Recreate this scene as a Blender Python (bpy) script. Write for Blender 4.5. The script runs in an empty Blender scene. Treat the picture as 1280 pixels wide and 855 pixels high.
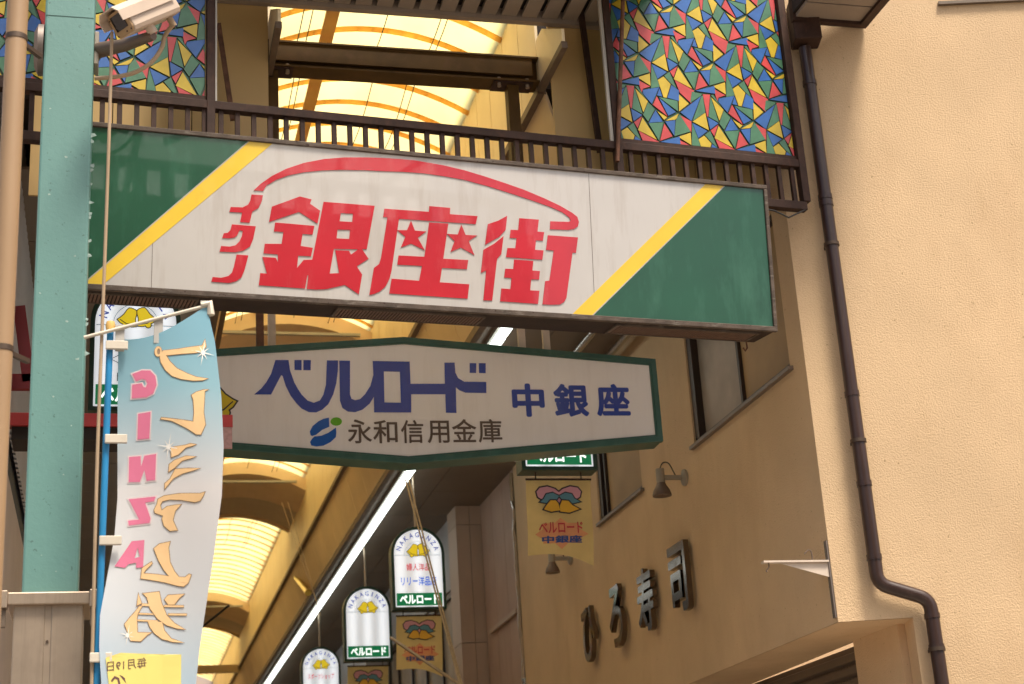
import bpy, bmesh, math, random
from mathutils import Vector as V, Matrix
from mathutils.geometry import tessellate_polygon
random.seed(7)
R = math.radians
sc = bpy.context.scene
COL = sc.collection

# ------------------------------------------------------------------ camera
FPX = 2000.4
YAW, PIT, ROL = R(14.6995), R(19.194), R(-3.645)
CAM = V((0, 0, 1.6))
FW = V((math.sin(YAW) * math.cos(PIT), math.cos(YAW) * math.cos(PIT), math.sin(PIT)))
_r = V((math.cos(YAW), -math.sin(YAW), 0)); _u = _r.cross(FW)
RT = _r * math.cos(ROL) + _u * math.sin(ROL)
UP = -_r * math.sin(ROL) + _u * math.cos(ROL)
cd = bpy.data.cameras.new('camera'); cam = bpy.data.objects.new('camera', cd); COL.objects.link(cam)
cam.matrix_world = Matrix(((RT.x, UP.x, -FW.x, CAM.x), (RT.y, UP.y, -FW.y, CAM.y), (RT.z, UP.z, -FW.z, CAM.z), (0, 0, 0, 1)))
cd.sensor_width = 36.0; cd.lens = FPX / 1280 * 36.0
cd.clip_start = 0.1; cd.clip_end = 3000
cd.dof.use_dof = True; cd.dof.focus_distance = 9.6; cd.dof.aperture_fstop = 3.2
sc.camera = cam

# ------------------------------------------------------------------ sky, sun, exposure
SUN_AZ, SUN_EL = R(26), R(64)          # azimuth: from -Y (behind the camera) towards +X
world = bpy.data.worlds.new('World'); sc.world = world; world.use_nodes = True
nt = world.node_tree
bg = nt.nodes['Background']
sky = nt.nodes.new('ShaderNodeTexSky'); sky.sky_type = 'NISHITA'; sky.sun_disc = False
sun_dir = V((math.sin(SUN_AZ) * math.cos(SUN_EL), -math.cos(SUN_AZ) * math.cos(SUN_EL), math.sin(SUN_EL)))
sky.sun_elevation = SUN_EL
sky.sun_rotation = math.atan2(sun_dir.x, sun_dir.y)
sky.air_density = 1.0; sky.dust_density = 6.0; sky.ozone_density = 0.6
nt.links.new(sky.outputs[0], bg.inputs[0]); bg.inputs[1].default_value = 0.13
sl = bpy.data.lights.new('sun', 'SUN'); so = bpy.data.objects.new('sun', sl); COL.objects.link(so)
sl.energy = 3.9; sl.angle = R(14); sl.color = (1.0, 0.91, 0.79)
so.rotation_euler = (-sun_dir).to_track_quat('-Z', 'Y').to_euler()
so.location = (6, -12, 20)
sc.view_settings.view_transform = 'Standard'; sc.view_settings.look = 'None'
sc.view_settings.gamma = 1.0; sc.view_settings.use_curve_mapping = False
sc.view_settings.exposure = 0.30
sc.render.engine = 'CYCLES'
sc.cycles.max_bounces = 10; sc.cycles.diffuse_bounces = 7; sc.cycles.transmission_bounces = 8
sc.cycles.use_denoising = True

# ------------------------------------------------------------------ helpers
def ray(x, y): return FW + RT * ((x - 640) / FPX) - UP * ((y - 427.5) / FPX)
def dep(x, y, d): return CAM + ray(x, y) * d
def hit(x, y, p, n):
    v = ray(x, y); return CAM + v * ((p - CAM).dot(n) / v.dot(n))
def hx(x, y, X): return hit(x, y, V((X, 0, 0)), V((1, 0, 0)))
def hy(x, y, Y): return hit(x, y, V((0, Y, 0)), V((0, 1, 0)))
def hz(x, y, Z): return hit(x, y, V((0, 0, Z)), V((0, 0, 1)))

class Fr:                                   # a local frame: x right, y up, z towards the viewer
    def __init__(s, o, x, y):
        s.o = V(o); s.x = V(x).normalized(); s.z = s.x.cross(V(y)).normalized(); s.y = s.z.cross(s.x)
    def p(s, u, v, w=0): return s.o + s.x * u + s.y * v + s.z * w
    def uv(s, x, y):
        d = hit(x, y, s.o, s.z) - s.o; return (d.dot(s.x), d.dot(s.y))
def yawfr(o, deg, tilt=0):
    a = R(deg); h = V((math.cos(a), math.sin(a), 0)); n0 = V((-math.sin(a), math.cos(a), 0))
    n = n0 * math.cos(R(tilt)) + V((0, 0, math.sin(R(tilt))))
    return Fr(o, h, h.cross(n))
def pts(s): return [tuple(float(c) for c in q.split(',')) for q in s.split()]
def zpts(s, ox, oy, sc_): return [(ox + x / sc_, oy + y / sc_) for x, y in pts(s)]
def area2(p): return sum(p[i][0] * p[(i + 1) % len(p)][1] - p[(i + 1) % len(p)][0] * p[i][1] for i in range(len(p)))
def offset(poly, d):                        # miter-limited outline offset (positive grows)
    if area2(poly) < 0: poly = poly[::-1]
    out = []; n = len(poly)
    for i in range(n):
        a, b, c = V(poly[i - 1]), V(poly[i]), V(poly[(i + 1) % n])
        e1 = (b - a); e2 = (c - b)
        if e1.length < 1e-9 or e2.length < 1e-9: continue
        n1 = V((e1.y, -e1.x)).normalized(); n2 = V((e2.y, -e2.x)).normalized()
        m = n1 + n2
        if m.length < 1e-4: m = n1.copy()
        m.normalize(); k = min(2.2, 1 / max(0.2, m.dot(n1)))
        q = b + m * d * k; out.append((q.x, q.y))
    return out

class MB:
    def __init__(s): s.v = []; s.f = []; s.sm = False
    def add(s, vs, fs):
        b = len(s.v); s.v += [V(q) for q in vs]; s.f += [tuple(b + i for i in f) for f in fs]; return s
    def hexa(s, c):                          # 8 corners: bottom 4 ccw, top 4 ccw
        return s.add(c, [(3, 2, 1, 0), (4, 5, 6, 7), (0, 1, 5, 4), (1, 2, 6, 5), (2, 3, 7, 6), (3, 0, 4, 7)])
    def box(s, x0, x1, y0, y1, z0, z1):
        return s.hexa([(x0, y0, z0), (x1, y0, z0), (x1, y1, z0), (x0, y1, z0), (x0, y0, z1), (x1, y0, z1), (x1, y1, z1), (x0, y1, z1)])
    def fbox(s, F, u0, u1, v0, v1, w0, w1):
        return s.hexa([F.p(u0, v0, w1), F.p(u1, v0, w1), F.p(u1, v0, w0), F.p(u0, v0, w0), F.p(u0, v1, w1), F.p(u1, v1, w1), F.p(u1, v1, w0), F.p(u0, v1, w0)])
    def bar(s, a, b, w, h, up=(0, 0, 1)):    # box section along a-b
        a = V(a); b = V(b); d = (b - a).normalized(); up = V(up)
        if abs(d.dot(up)) > .98: up = V((0, 1, 0))
        x = d.cross(up).normalized() * (w / 2); y = x.cross(d).normalized() * (h / 2)
        return s.hexa([a - x - y, a + x - y, b + x - y, b - x - y, a - x + y, a + x + y, b + x + y, b - x + y])
    def prism(s, F, poly, w0, w1, holes=(), fn=None, back=False):
        if area2(poly) < 0: poly = poly[::-1]
        loops = [list(poly)] + [(h if area2(h) < 0 else h[::-1]) for h in holes]
        flat = [q for l in loops for q in l]
        tri = tessellate_polygon([[V((x, y, 0)) for x, y in l] for l in loops])
        g = fn or (lambda u, v, w: F.p(u, v, w))
        n = len(flat)
        vs = [g(u, v, w1) for u, v in flat] + [g(u, v, w0) for u, v in flat]
        fs = []
        for t in tri:
            a, b, c = [flat[i] for i in t]
            if (b[0] - a[0]) * (c[1] - a[1]) - (c[0] - a[0]) * (b[1] - a[1]) < 0: t = (t[0], t[2], t[1])
            fs.append(tuple(t))
            if back: fs.append((t[2] + n, t[1] + n, t[0] + n))
        if w0 != w1:
            k = 0
            for l in loops:
                m = len(l)
                for i in range(m):
                    j = (i + 1) % m
                    fs.append((k + i, k + i + n, k + j + n, k + j))
                k += m
        return s.add(vs, fs)
    def tube(s, path, r, n=10, cap=True):
        path = [V(p) for p in path]; b = len(s.v); m = len(path); s.sm = True
        ref = None
        for i, p in enumerate(path):
            d = ((path[min(i + 1, m - 1)] - p).normalized() + (p - path[max(i - 1, 0)]).normalized()).normalized()
            if ref is None: ref = V((0, 0, 1)) if abs(d.z) < .9 else V((1, 0, 0))
            x = d.cross(ref).normalized(); y = d.cross(x).normalized(); ref = x.cross(d)
            rr = r[i] if isinstance(r, (list, tuple)) else r
            for k in range(n):
                a = 2 * math.pi * k / n; s.v.append(p + x * (rr * math.cos(a)) + y * (rr * math.sin(a)))
        for i in range(m - 1):
            for k in range(n):
                k2 = (k + 1) % n
                s.f.append((b + i * n + k, b + (i + 1) * n + k, b + (i + 1) * n + k2, b + i * n + k2))
        if cap:
            s.f.append(tuple(b + k for k in range(n))); s.f.append(tuple(b + (m - 1) * n + k for k in reversed(range(n))))
        return s
    def lathe(s, F, prof, n=20):             # profile (radius, along F.y)
        b = len(s.v); s.sm = True
        for r_, h in prof:
            for k in range(n):
                a = 2 * math.pi * k / n; s.v.append(F.p(r_ * math.cos(a), h, r_ * math.sin(a)))
        for i in range(len(prof) - 1):
            for k in range(n):
                k2 = (k + 1) % n
                s.f.append((b + i * n + k, b + i * n + k2, b + (i + 1) * n + k2, b + (i + 1) * n + k))
        return s

def wloc(o):
    p = V((0, 0, 0))
    while o is not None: p += o.location; o = o.parent
    return p
def mk(name, mb, mat, parent=None, bev=0, fix=True):
    vs = mb.v
    if parent is None:
        lo = V((min(v.x for v in vs) + max(v.x for v in vs), min(v.y for v in vs) + max(v.y for v in vs), 0)) / 2
        lo.z = min(v.z for v in vs)
    else:
        lo = V((0, 0, 0))
    base = wloc(parent) if parent else lo
    me = bpy.data.meshes.new(name); me.from_pydata([v - base for v in vs], [], mb.f)
    if fix:
        bm = bmesh.new(); bm.from_mesh(me); bmesh.ops.recalc_face_normals(bm, faces=bm.faces); bm.to_mesh(me); bm.free()
    me.materials.append(mat)
    if mb.sm:
        me.polygons.foreach_set('use_smooth', [True] * len(me.polygons))
        try: me.set_sharp_from_angle(angle=R(40))
        except Exception: pass
    o = bpy.data.objects.new(name, me); COL.objects.link(o); o.location = lo; o.parent = parent
    if bev:
        m = o.modifiers.new('bevel', 'BEVEL'); m.width = bev; m.segments = 2; m.limit_method = 'ANGLE'
    return o
def tag(o, label, cat, group=None):
    o['label'] = label; o['category'] = cat
    if group: o['group'] = group
    return o
def thing(name, label, cat, loc, group=None):
    o = bpy.data.objects.new(name, None); COL.objects.link(o); o.location = loc; o.empty_display_size = .1
    return tag(o, label, cat, group)
def struct(o): o['kind'] = 'structure'; return o
def stuff(o): o['kind'] = 'stuff'; return o
def clone(o, dx, parent=None):
    c = o.copy(); COL.objects.link(c); c.parent = parent if parent else o.parent; c.location = o.location + V(dx); return c

_tc = {}
def text2d(body, bold=0.0):
    k = (body, bold)
    if k in _tc: return _tc[k]
    c = bpy.data.curves.new('text', 'FONT'); c.body = body; c.resolution_u = 4
    o = bpy.data.objects.new('text', c); COL.objects.link(o)
    dg = bpy.context.evaluated_depsgraph_get(); dg.update()
    me = bpy.data.meshes.new_from_object(o.evaluated_get(dg))
    vs = [(v.co.x, v.co.y) for v in me.vertices]; fs = [tuple(p.vertices) for p in me.polygons]
    bpy.data.objects.remove(o); bpy.data.curves.remove(c); bpy.data.meshes.remove(me)
    _tc[k] = (vs, fs); return vs, fs
def side(mb, vs, fs, back):
    n = len(vs); edges = {}
    for f in fs:
        for i in range(len(f)): edges[(f[i], f[(i + 1) % len(f)])] = 1
    bd = [e for e in edges if (e[1], e[0]) not in edges]
    b = len(mb.v) - n; b2 = len(mb.v); mb.v += back
    mb.f += [(b + e[1], b + e[0], b2 + e[0], b2 + e[1]) for e in bd]
def add_text(mb, F, body, u0, u1, v0, v1, w, bold=0.0, mirror=False, shear=0, depth=0, fn=None):
    vs, fs = text2d(body, bold)
    xs = [p[0] for p in vs]; ys = [p[1] for p in vs]; x0, x1, y0, y1 = min(xs), max(xs), min(ys), max(ys)
    g = fn or (lambda u, v, w_: F.p(u, v, w_))
    def T(x, y, ww):
        a = (x - x0) / (x1 - x0); b = (y - y0) / (y1 - y0)
        if mirror: a = 1 - a
        return g(u0 + a * (u1 - u0) + shear * b, v0 + b * (v1 - v0), ww)
    n = len(vs)
    if bold:                                  # a heavier stroke: the glyph repeated on a small circle, each copy a hair above the last
        for i in range(8):
            ca, sa = math.cos(math.pi * i / 4) * bold, math.sin(math.pi * i / 4) * bold
            mb.add([T(x0 + (x + ca + bold - x0) / (x1 - x0 + 2 * bold) * (x1 - x0), y0 + (y + sa + bold - y0) / (y1 - y0 + 2 * bold) * (y1 - y0), w - .00012 * (i + 1)) for x, y in vs], fs)
            if depth: side(mb, vs, fs, [T(x0 + (x + ca + bold - x0) / (x1 - x0 + 2 * bold) * (x1 - x0), y0 + (y + sa + bold - y0) / (y1 - y0 + 2 * bold) * (y1 - y0), w - depth - .00012 * (i + 1)) for x, y in vs])
        return mb
    mb.add([T(x, y, w) for x, y in vs], fs)
    if depth:
        side(mb, vs, fs, [T(x, y, w - depth) for x, y in vs])
    return mb
def ell(cx, cy, rx, ry, n=24, a0=0, a1=360):
    return [(cx + rx * math.cos(R(a0 + (a1 - a0) * i / n)), cy + ry * math.sin(R(a0 + (a1 - a0) * i / n))) for i in range(n if a1 - a0 >= 360 else n + 1)]

# ------------------------------------------------------------------ materials
def nodes(m): return m.node_tree.nodes, m.node_tree.links
def mat(name, col, rough=.6, metal=0, var=.12, vs=3.0, bump=0, bs=60, dirt=None, da=.4, ds=(4, 4, .7), thr=.5, spec=.5, spots=None, sps=60, spt=.68, coat=0):
    m = bpy.data.materials.new(name); m.use_nodes = True; N, L = nodes(m); b = N['Principled BSDF']
    b.inputs['Roughness'].default_value = rough; b.inputs['Metallic'].default_value = metal
    b.inputs['Specular IOR Level'].default_value = spec
    if coat: b.inputs['Coat Weight'].default_value = coat; b.inputs['Coat Roughness'].default_value = .02
    g = N.new('ShaderNodeNewGeometry')
    def noise(scale, vec=None, detail=4, ro=.55):
        n = N.new('ShaderNodeTexNoise'); n.inputs['Scale'].default_value = scale; n.inputs['Detail'].default_value = detail; n.inputs['Roughness'].default_value = ro
        L.new(vec or g.outputs['Position'], n.inputs['Vector']); return n
    n1 = noise(vs)
    r = N.new('ShaderNodeValToRGB'); L.new(n1.outputs['Fac'], r.inputs[0])
    r.color_ramp.elements[0].position = .3; r.color_ramp.elements[1].position = .7
    r.color_ramp.elements[0].color = tuple(max(0, c * (1 - var)) for c in col) + (1,)
    r.color_ramp.elements[1].color = tuple(min(1, c * (1 + var)) for c in col) + (1,)
    out = r.outputs[0]
    def mixin(fac, c):
        nonlocal out
        mx = N.new('ShaderNodeMix'); mx.data_type = 'RGBA'; L.new(fac, mx.inputs[0]); L.new(out, mx.inputs[6])
        mx.inputs[7].default_value = tuple(c) + (1,); out = mx.outputs[2]
    if dirt:
        mp = N.new('ShaderNodeMapping'); mp.inputs['Scale'].default_value = ds; L.new(g.outputs['Position'], mp.inputs['Vector'])
        n2 = noise(2.0, mp.outputs[0], 6, .65)
        rr = N.new('ShaderNodeMapRange'); rr.inputs['From Min'].default_value = thr; rr.inputs['From Max'].default_value = thr + .22; rr.inputs['To Max'].default_value = da
        L.new(n2.outputs['Fac'], rr.inputs['Value']); mixin(rr.outputs[0], dirt)
    if spots:
        n3 = noise(sps, None, 3, .6)
        rr = N.new('ShaderNodeMapRange'); rr.inputs['From Min'].default_value = spt; rr.inputs['From Max'].default_value = spt + .03
        L.new(n3.outputs['Fac'], rr.inputs['Value']); mixin(rr.outputs[0], spots)
    L.new(out, b.inputs['Base Color'])
    if bump:
        n4 = noise(bs, None, 3, .6); bn = N.new('ShaderNodeBump'); bn.inputs['Strength'].default_value = bump; bn.inputs['Distance'].default_value = .01
        L.new(n4.outputs['Fac'], bn.inputs['Height']); L.new(bn.outputs[0], b.inputs['Normal'])
    return m
def emis(name, col, st, base=(.8, .8, .8)):
    m = bpy.data.materials.new(name); m.use_nodes = True; N, L = nodes(m); b = N['Principled BSDF']
    b.inputs['Base Color'].default_value = tuple(base) + (1,); b.inputs['Roughness'].default_value = .3
    b.inputs['Emission Color'].default_value = tuple(col) + (1,); b.inputs['Emission Strength'].default_value = st
    return m
def translucent(name, col, fac, var=.1, vs=3, rough=.5, stretch=None):
    m = bpy.data.materials.new(name); m.use_nodes = True; N, L = nodes(m); b = N['Principled BSDF']; b.inputs['Roughness'].default_value = rough
    t = N.new('ShaderNodeBsdfTranslucent'); mx = N.new('ShaderNodeMixShader'); mx.inputs[0].default_value = fac
    g = N.new('ShaderNodeNewGeometry'); n = N.new('ShaderNodeTexNoise'); n.inputs['Scale'].default_value = vs; n.inputs['Detail'].default_value = 5
    if stretch:
        mp = N.new('ShaderNodeMapping'); mp.inputs['Scale'].default_value = stretch; L.new(g.outputs['Position'], mp.inputs['Vector']); L.new(mp.outputs[0], n.inputs['Vector'])
    else: L.new(g.outputs['Position'], n.inputs['Vector'])
    r = N.new('ShaderNodeValToRGB'); L.new(n.outputs['Fac'], r.inputs[0]); r.color_ramp.elements[0].position = .3; r.color_ramp.elements[1].position = .7
    r.color_ramp.elements[0].color = tuple(c * (1 - var) for c in col) + (1,); r.color_ramp.elements[1].color = tuple(min(1, c * (1 + var)) for c in col) + (1,)
    L.new(r.outputs[0], b.inputs['Base Color']); L.new(r.outputs[0], t.inputs['Color'])
    L.new(b.outputs[0], mx.inputs[1]); L.new(t.outputs[0], mx.inputs[2]); L.new(mx.outputs[0], N['Material Output'].inputs['Surface'])
    return m

M = {}
M['stucco'] = mat('cream_stucco', (.68, .485, .285), .9, var=.09, vs=.9, bump=.6, bs=95, dirt=(.53, .345, .185), da=.38, ds=(1.1, 1.1, .45), thr=.48, spots=(.40, .26, .13), sps=42, spt=.69)
M['brown'] = mat('brown_painted_steel', (.048, .025, .017), .6, spec=.22, var=.3, vs=9, bump=.1, bs=90, dirt=(.12, .05, .028), da=.5, ds=(9, 9, 4), thr=.52)
M['rust'] = mat('rusty_steel', (.16, .07, .035), .75, var=.4, vs=14, bump=.2, bs=120)
M['pipebrown'] = mat('brown_plastic_pipe', (.042, .021, .016), .28, var=.15, vs=4, dirt=(.13, .09, .07), da=.25, ds=(12, 12, .6))
M['agedframe'] = mat('weathered_sign_frame', (.10, .075, .058), .75, spec=.3, var=.3, vs=12, bump=.3, bs=110, dirt=(.30, .27, .22), da=.75, ds=(5, 5, 26), thr=.55, spots=(.04, .02, .015), sps=45, spt=.66)
M['darkframe'] = mat('dark_sign_casing', (.030, .018, .013), .65, spec=.25, var=.3, vs=7, bump=.15, bs=70)
M['signwhite'] = mat('aged_white_acrylic', (.57, .54, .50), .2, var=.05, vs=1.3, dirt=(.36, .29, .23), da=.34, ds=(7, 7, .5), thr=.50, coat=.8)
M['signgreen'] = mat('green_film', (.006, .078, .034), .3, var=.14, vs=1.6, dirt=(.035, .14, .08), da=.75, ds=(3, 3, .8), thr=.50, coat=.8)
M['signyellow'] = mat('yellow_film', (.83, .56, .045), .32, var=.05, vs=3, dirt=(.72, .30, .05), da=.35, ds=(4, 4, 3), thr=.6, coat=.3)
M['signred'] = mat('red_film', (.54, .022, .036), .22, var=.10, vs=2.5, dirt=(.66, .15, .15), da=.40, ds=(4, 4, 1.2), thr=.53, coat=.8)
M['palestrip'] = mat('pale_edge_strip', (.45, .42, .36), .5)
M['vent'] = mat('vent_louvre', (.16, .095, .065), .6, var=.2, vs=20)
M['teal'] = mat('teal_paint', (.135, .285, .255), .45, var=.05, vs=2.0, bump=.12, bs=45, dirt=(.11, .25, .23), da=.35, ds=(6, 6, 1.2), thr=.55, spots=(.085, .17, .15), sps=36, spt=.675)
M['tealchip'] = mat('pale_peeled_paint', (.33, .44, .39), .7, var=.3, vs=30)
M['steel'] = mat('brushed_stainless', (.47, .375, .28), .42, .75, var=.10, vs=6, dirt=(.30, .24, .18), da=.4, ds=(20, 20, 1))
M['chrome'] = mat('polished_steel', (.17, .145, .13), .12, 1.0, var=.15, vs=4, bump=.05, bs=9)
M['beigepvc'] = mat('beige_pipe', (.37, .24, .13), .4, var=.05, vs=2)
M['band'] = mat('pipe_band', (.10, .07, .05), .5, .6)
M['hexgreen'] = mat('dark_green_paint', (.025, .085, .062), .38, var=.2, vs=5, dirt=(.07, .12, .09), da=.4, ds=(8, 8, 3), coat=.2)
M['hexwhite'] = mat('white_acrylic', (.80, .76, .72), .16, var=.035, vs=1.2, dirt=(.5, .43, .37), da=.18, ds=(5, 5, .6), coat=1.0)
M['blue'] = mat('blue_film', (.022, .055, .32), .15, var=.06, coat=1.0)
M['logoblue'] = mat('bright_blue_film', (.02, .11, .42), .2, var=.05, coat=.5)
M['logogreen'] = mat('leaf_green_film', (.13, .40, .03), .25, var=.05)
M['greytext'] = mat('grey_brown_film', (.115, .083, .065), .3, var=.05)
M['cove'] = mat('cream_ceiling_panel', (.85, .69, .42), .5, var=.06, vs=1.2, dirt=(.60, .42, .20), da=.3, ds=(1.5, 1.5, .6))
M['covelow'] = mat('tan_ceiling_panel', (.70, .54, .34), .55, var=.08, vs=1.5)
M['gatepanel'] = mat('yellow_lit_cream_panel', (.60, .40, .16), .55, var=.07, vs=1.5)  # cream panels with the yellow light on them put into the colour
M['trim'] = mat('brown_trim', (.15, .10, .06), .6, var=.2, vs=6)
M['soffit'] = mat('dark_soffit_panel', (.19, .15, .115), .6, var=.10, vs=1.2)
M['slat'] = mat('grey_brown_soffit', (.30, .24, .185), .65, var=.08, vs=3)
M['groove'] = mat('dark_groove', (.03, .022, .017), .9)
M['beam'] = mat('olive_brown_beam', (.10, .055, .014), .6, spec=.2, var=.2, vs=5, dirt=(.14, .07, .03), da=.5, ds=(6, 6, 6))
M['archtan'] = mat('tan_arch_cladding', (.74, .57, .38), .55, var=.08, vs=2)
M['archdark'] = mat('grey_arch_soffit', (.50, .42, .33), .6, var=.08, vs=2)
M['skypanel'] = translucent('yellow_skylight_sheet', (1.0, .77, .34), .96, var=.16, vs=1.3, stretch=(1.3, .6, 1))
M['purlin_shadow'] = translucent('orange_purlin_shadow', (.92, .61, .24), .78, var=.18, vs=4)  # orange colour stands in for purlin shadow through the sheet
M['purlin_shadow2'] = translucent('grey_cable_tray', (.60, .42, .20), .5, var=.1)
M['lamp'] = emis('fluorescent_diffuser', (.92, 1.0, .93), 3.2)
M['housing'] = mat('lamp_housing', (.35, .33, .30), .5)
M['cable'] = mat('black_cable', (.02, .018, .016), .6)
M['rope'] = mat('pale_rope', (.42, .32, .21), .8, var=.15, vs=20)
M['wire'] = mat('beige_cord', (.40, .29, .18), .7)
M['redsteel'] = mat('red_painted_steel', (.58, .07, .07), .45, var=.12, vs=5)
M['redsteel2'] = mat('dark_red_painted_steel', (.20, .012, .016), .5, var=.12, vs=5)
M['pinklabel'] = mat('faded_pink_label', (.52, .30, .28), .7, var=.2, vs=30)
M['siding'] = mat('pale_grey_siding', (.46, .44, .44), .6, var=.05)
M['pinkwall'] = mat('pinkish_white_wall', (.52, .44, .40), .8, var=.05, bump=.1)
M['black'] = mat('black_gap', (.012, .011, .011), .7)
M['bsiding'] = mat('brown_siding', (.12, .085, .065), .6, var=.1)
M['glass'] = mat('tan_window_glass', (.42, .28, .14), .5, var=.25, vs=.9, spec=.2)
M['glass2'] = mat('grey_window_glass', (.34, .28, .22), .45, var=.4, vs=1.6, spec=.25)
M['winframe'] = mat('dark_bronze_frame', (.045, .03, .024), .4, .3, var=.15)
M['sill'] = mat('grey_metal_sill', (.20, .165, .14), .45, .4, var=.15)
M['shutter'] = mat('grey_brown_shutter', (.16, .12, .085), .5, .2, var=.12)
M['shoppanel'] = mat('pinkish_brown_panel', (.44, .30, .23), .6, var=.08, vs=2, dirt=(.28, .18, .14), da=.3)
M['shoppillar'] = mat('grey_tan_pillar', (.46, .34, .26), .5, var=.07, vs=2)
M['shopgrey'] = mat('blue_grey_panel', (.34, .33, .35), .45, var=.08, vs=2)
M['foil'] = mat('silver_flashing', (.6, .6, .6), .25, 1.0, bump=.6, bs=14)
M['casegreen'] = mat('dark_green_case', (.012, .045, .03), .4, var=.15)
M['bandgreen'] = emis('lit_green_band', (.0, .20, .07), .42, (.01, .16, .06))
M['litwhite'] = emis('lit_white_text', (.92, 1, .96), 1.0)
M['bellyellow'] = mat('yellow_print', (.62, .47, .02), .4, var=.08); M['litbell'] = emis('lit_yellow_print', (.80, .58, .02), .55, (.6, .45, .02))
M['litred'] = emis('lit_red_print', (.75, .08, .10), .35, (.6, .06, .07)); M['litblue'] = emis('lit_blue_print', (.03, .16, .80), .40, (.02, .12, .6)); M['litnavy'] = emis('lit_navy_print', (.06, .10, .45), .35, (.03, .05, .3))
M['print'] = mat('dark_blue_print', (.03, .05, .30), .4)
M['printred'] = mat('red_print', (.62, .06, .07), .4)
M['printblue'] = mat('blue_print', (.02, .12, .62), .4)
M['ink'] = mat('black_ink', (.022, .02, .03), .5)
M['cloth'] = translucent('yellow_pennant_cloth', (.80, .64, .30), .5, var=.10, vs=4, rough=.8)
M['pinkprint'] = mat('pink_print', (.62, .30, .36), .6)
M['tealprint'] = mat('grey_blue_print', (.10, .25, .32), .6)
M['gold'] = mat('gold_print', (.72, .40, .03), .6)
M['orange'] = mat('orange_print', (.74, .33, .15), .6, var=.1, vs=12)
M['textred'] = mat('crimson_print', (.52, .045, .06), .6)
M['textblue'] = mat('navy_print', (.035, .075, .26), .6)
M['cctv'] = mat('beige_camera_housing', (.62, .50, .39), .4, var=.06, vs=6)
M['cctvface'] = mat('tan_camera_face', (.40, .26, .13), .5)
M['lens'] = mat('dark_camera_glass', (.01, .008, .008), .08)
M['bluepole'] = mat('blue_pole', (.02, .22, .46), .35)
M['ivory'] = mat('ivory_plastic', (.62, .56, .45), .5)
M['lampshade'] = mat('brown_grey_lamp', (.17, .12, .09), .45, .3, var=.15)
M['lampgrey'] = mat('grey_lamp_mount', (.32, .28, .22), .5)
M['bracket'] = mat('cream_metal_bracket', (.62, .52, .42), .5)
M['ground'] = mat('street_paving', (.22, .195, .17), .9, var=.2, vs=2, bump=.3, bs=90)
M['paving'] = mat('arcade_paving', (.42, .36, .29), .7, var=.12, vs=1.5)
M['opp'] = mat('opposite_wall', (.42, .37, .32), .8, var=.08)

# ------------------------------------------------------------------ layout constants (metres)
CX = 1.88                                   # arcade centre line
VX0, VX1, VZ, VRISE = .96, 2.80, 7.80, .26  # skylight vault edges, springing height, rise
ZS = 6.24                                   # side soffits
CORNER = dep(1010, 480, 10.5); XW = CORNER.x; YC = CORNER.y
XL = 2 * CX - XW
YEND = 46.0
SIGN = yawfr(dep(540, 285, 9.5), 5.34, 5)                       # big gate sign, leaning a little to the street
RAIL = yawfr(dep(540, 285, 9.5) + V((-math.sin(R(5.34)), math.cos(R(5.34)), 0)) * .25, 5.34)
FACE = yawfr(V((CORNER.x, CORNER.y, 0)), -13.07)                # street front of the corner building
SIDE = Fr((XW, YC, 0), (0, -1, 0), (0, 0, 1))                   # its arcade side (x runs towards the street)
HEX = yawfr(dep(508, 505, 10.65), -1.8)
RZ = RAIL.o.z

# ------------------------------------------------------------------ ground
struct(mk('ground', MB().add([(-400, -400, 0), (400, -400, 0), (400, 400, 0), (-400, 400, 0)], [(0, 1, 2, 3)]), M['ground']))
struct(mk('pavement', MB().box(XL, XW, 8.4, YEND, .004, .12), M['paving']))
struct(mk('road', MB().add([(-400, -6, .004), (400, -6, .004), (400, 7.2, .004), (-400, 7.2, .004)], [(0, 1, 2, 3)]), M['ground']))

# ------------------------------------------------------------------ arcade front across the street (seen mirrored in the glossy signs)
oa = thing('opposite_arcade', 'white glazed arcade gable across the street, mirrored in the glossy sign faces', 'arcade', (3, -8.5, 0))
M['gable'] = translucent('milky_gable_glazing', (.86, .87, .86), .9, var=.12, vs=.8)
M['oppsteel'] = mat('grey_brown_gable_steel', (.22, .19, .16), .6)
for i in range(7):
    x0 = -4 + i * 2.0
    ztop = 14.0 - .035 * (x0 + 1 - 3) ** 2
    mk('glazing', MB().bar((x0 + 1, -14, 10.5), (x0 + 1, -8.1, 15.0), 1.9, .02), M['gable'], oa)
    mk('mullion', MB().bar((x0, -14, 10.4), (x0, -8.1, 14.9), .12, .14), M['oppsteel'], oa)
    mk('brace', MB().bar((x0, -9.5, 10.9 + .3 * (i % 3)), (x0 + 2, -9.5, 12.3 - .4 * (i % 2)), .12, .12), M['oppsteel'], oa)
mk('parapet', MB().box(-4.2, 10.2, -8.2, -8.0, 10.30, 10.44), M['oppsteel'], oa)
mk('lower_wall', MB().box(-4.2, 10.2, -8.3, -8.0, 5.2, 9.85), M['oppsteel'], oa)
b0_ = mk('baluster', MB().box(-4.0, -3.78, -8.1, -8.05, 9.85, 10.30), M['oppsteel'], oa)
for i in range(1, 32): clone(b0_, (i * .45, 0, 0))
for x in (-4.1, 10.1): mk('column', MB().box(x - .2, x + .2, -8.4, -8.0, 0, 9.84), M['oppsteel'], oa)

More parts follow.
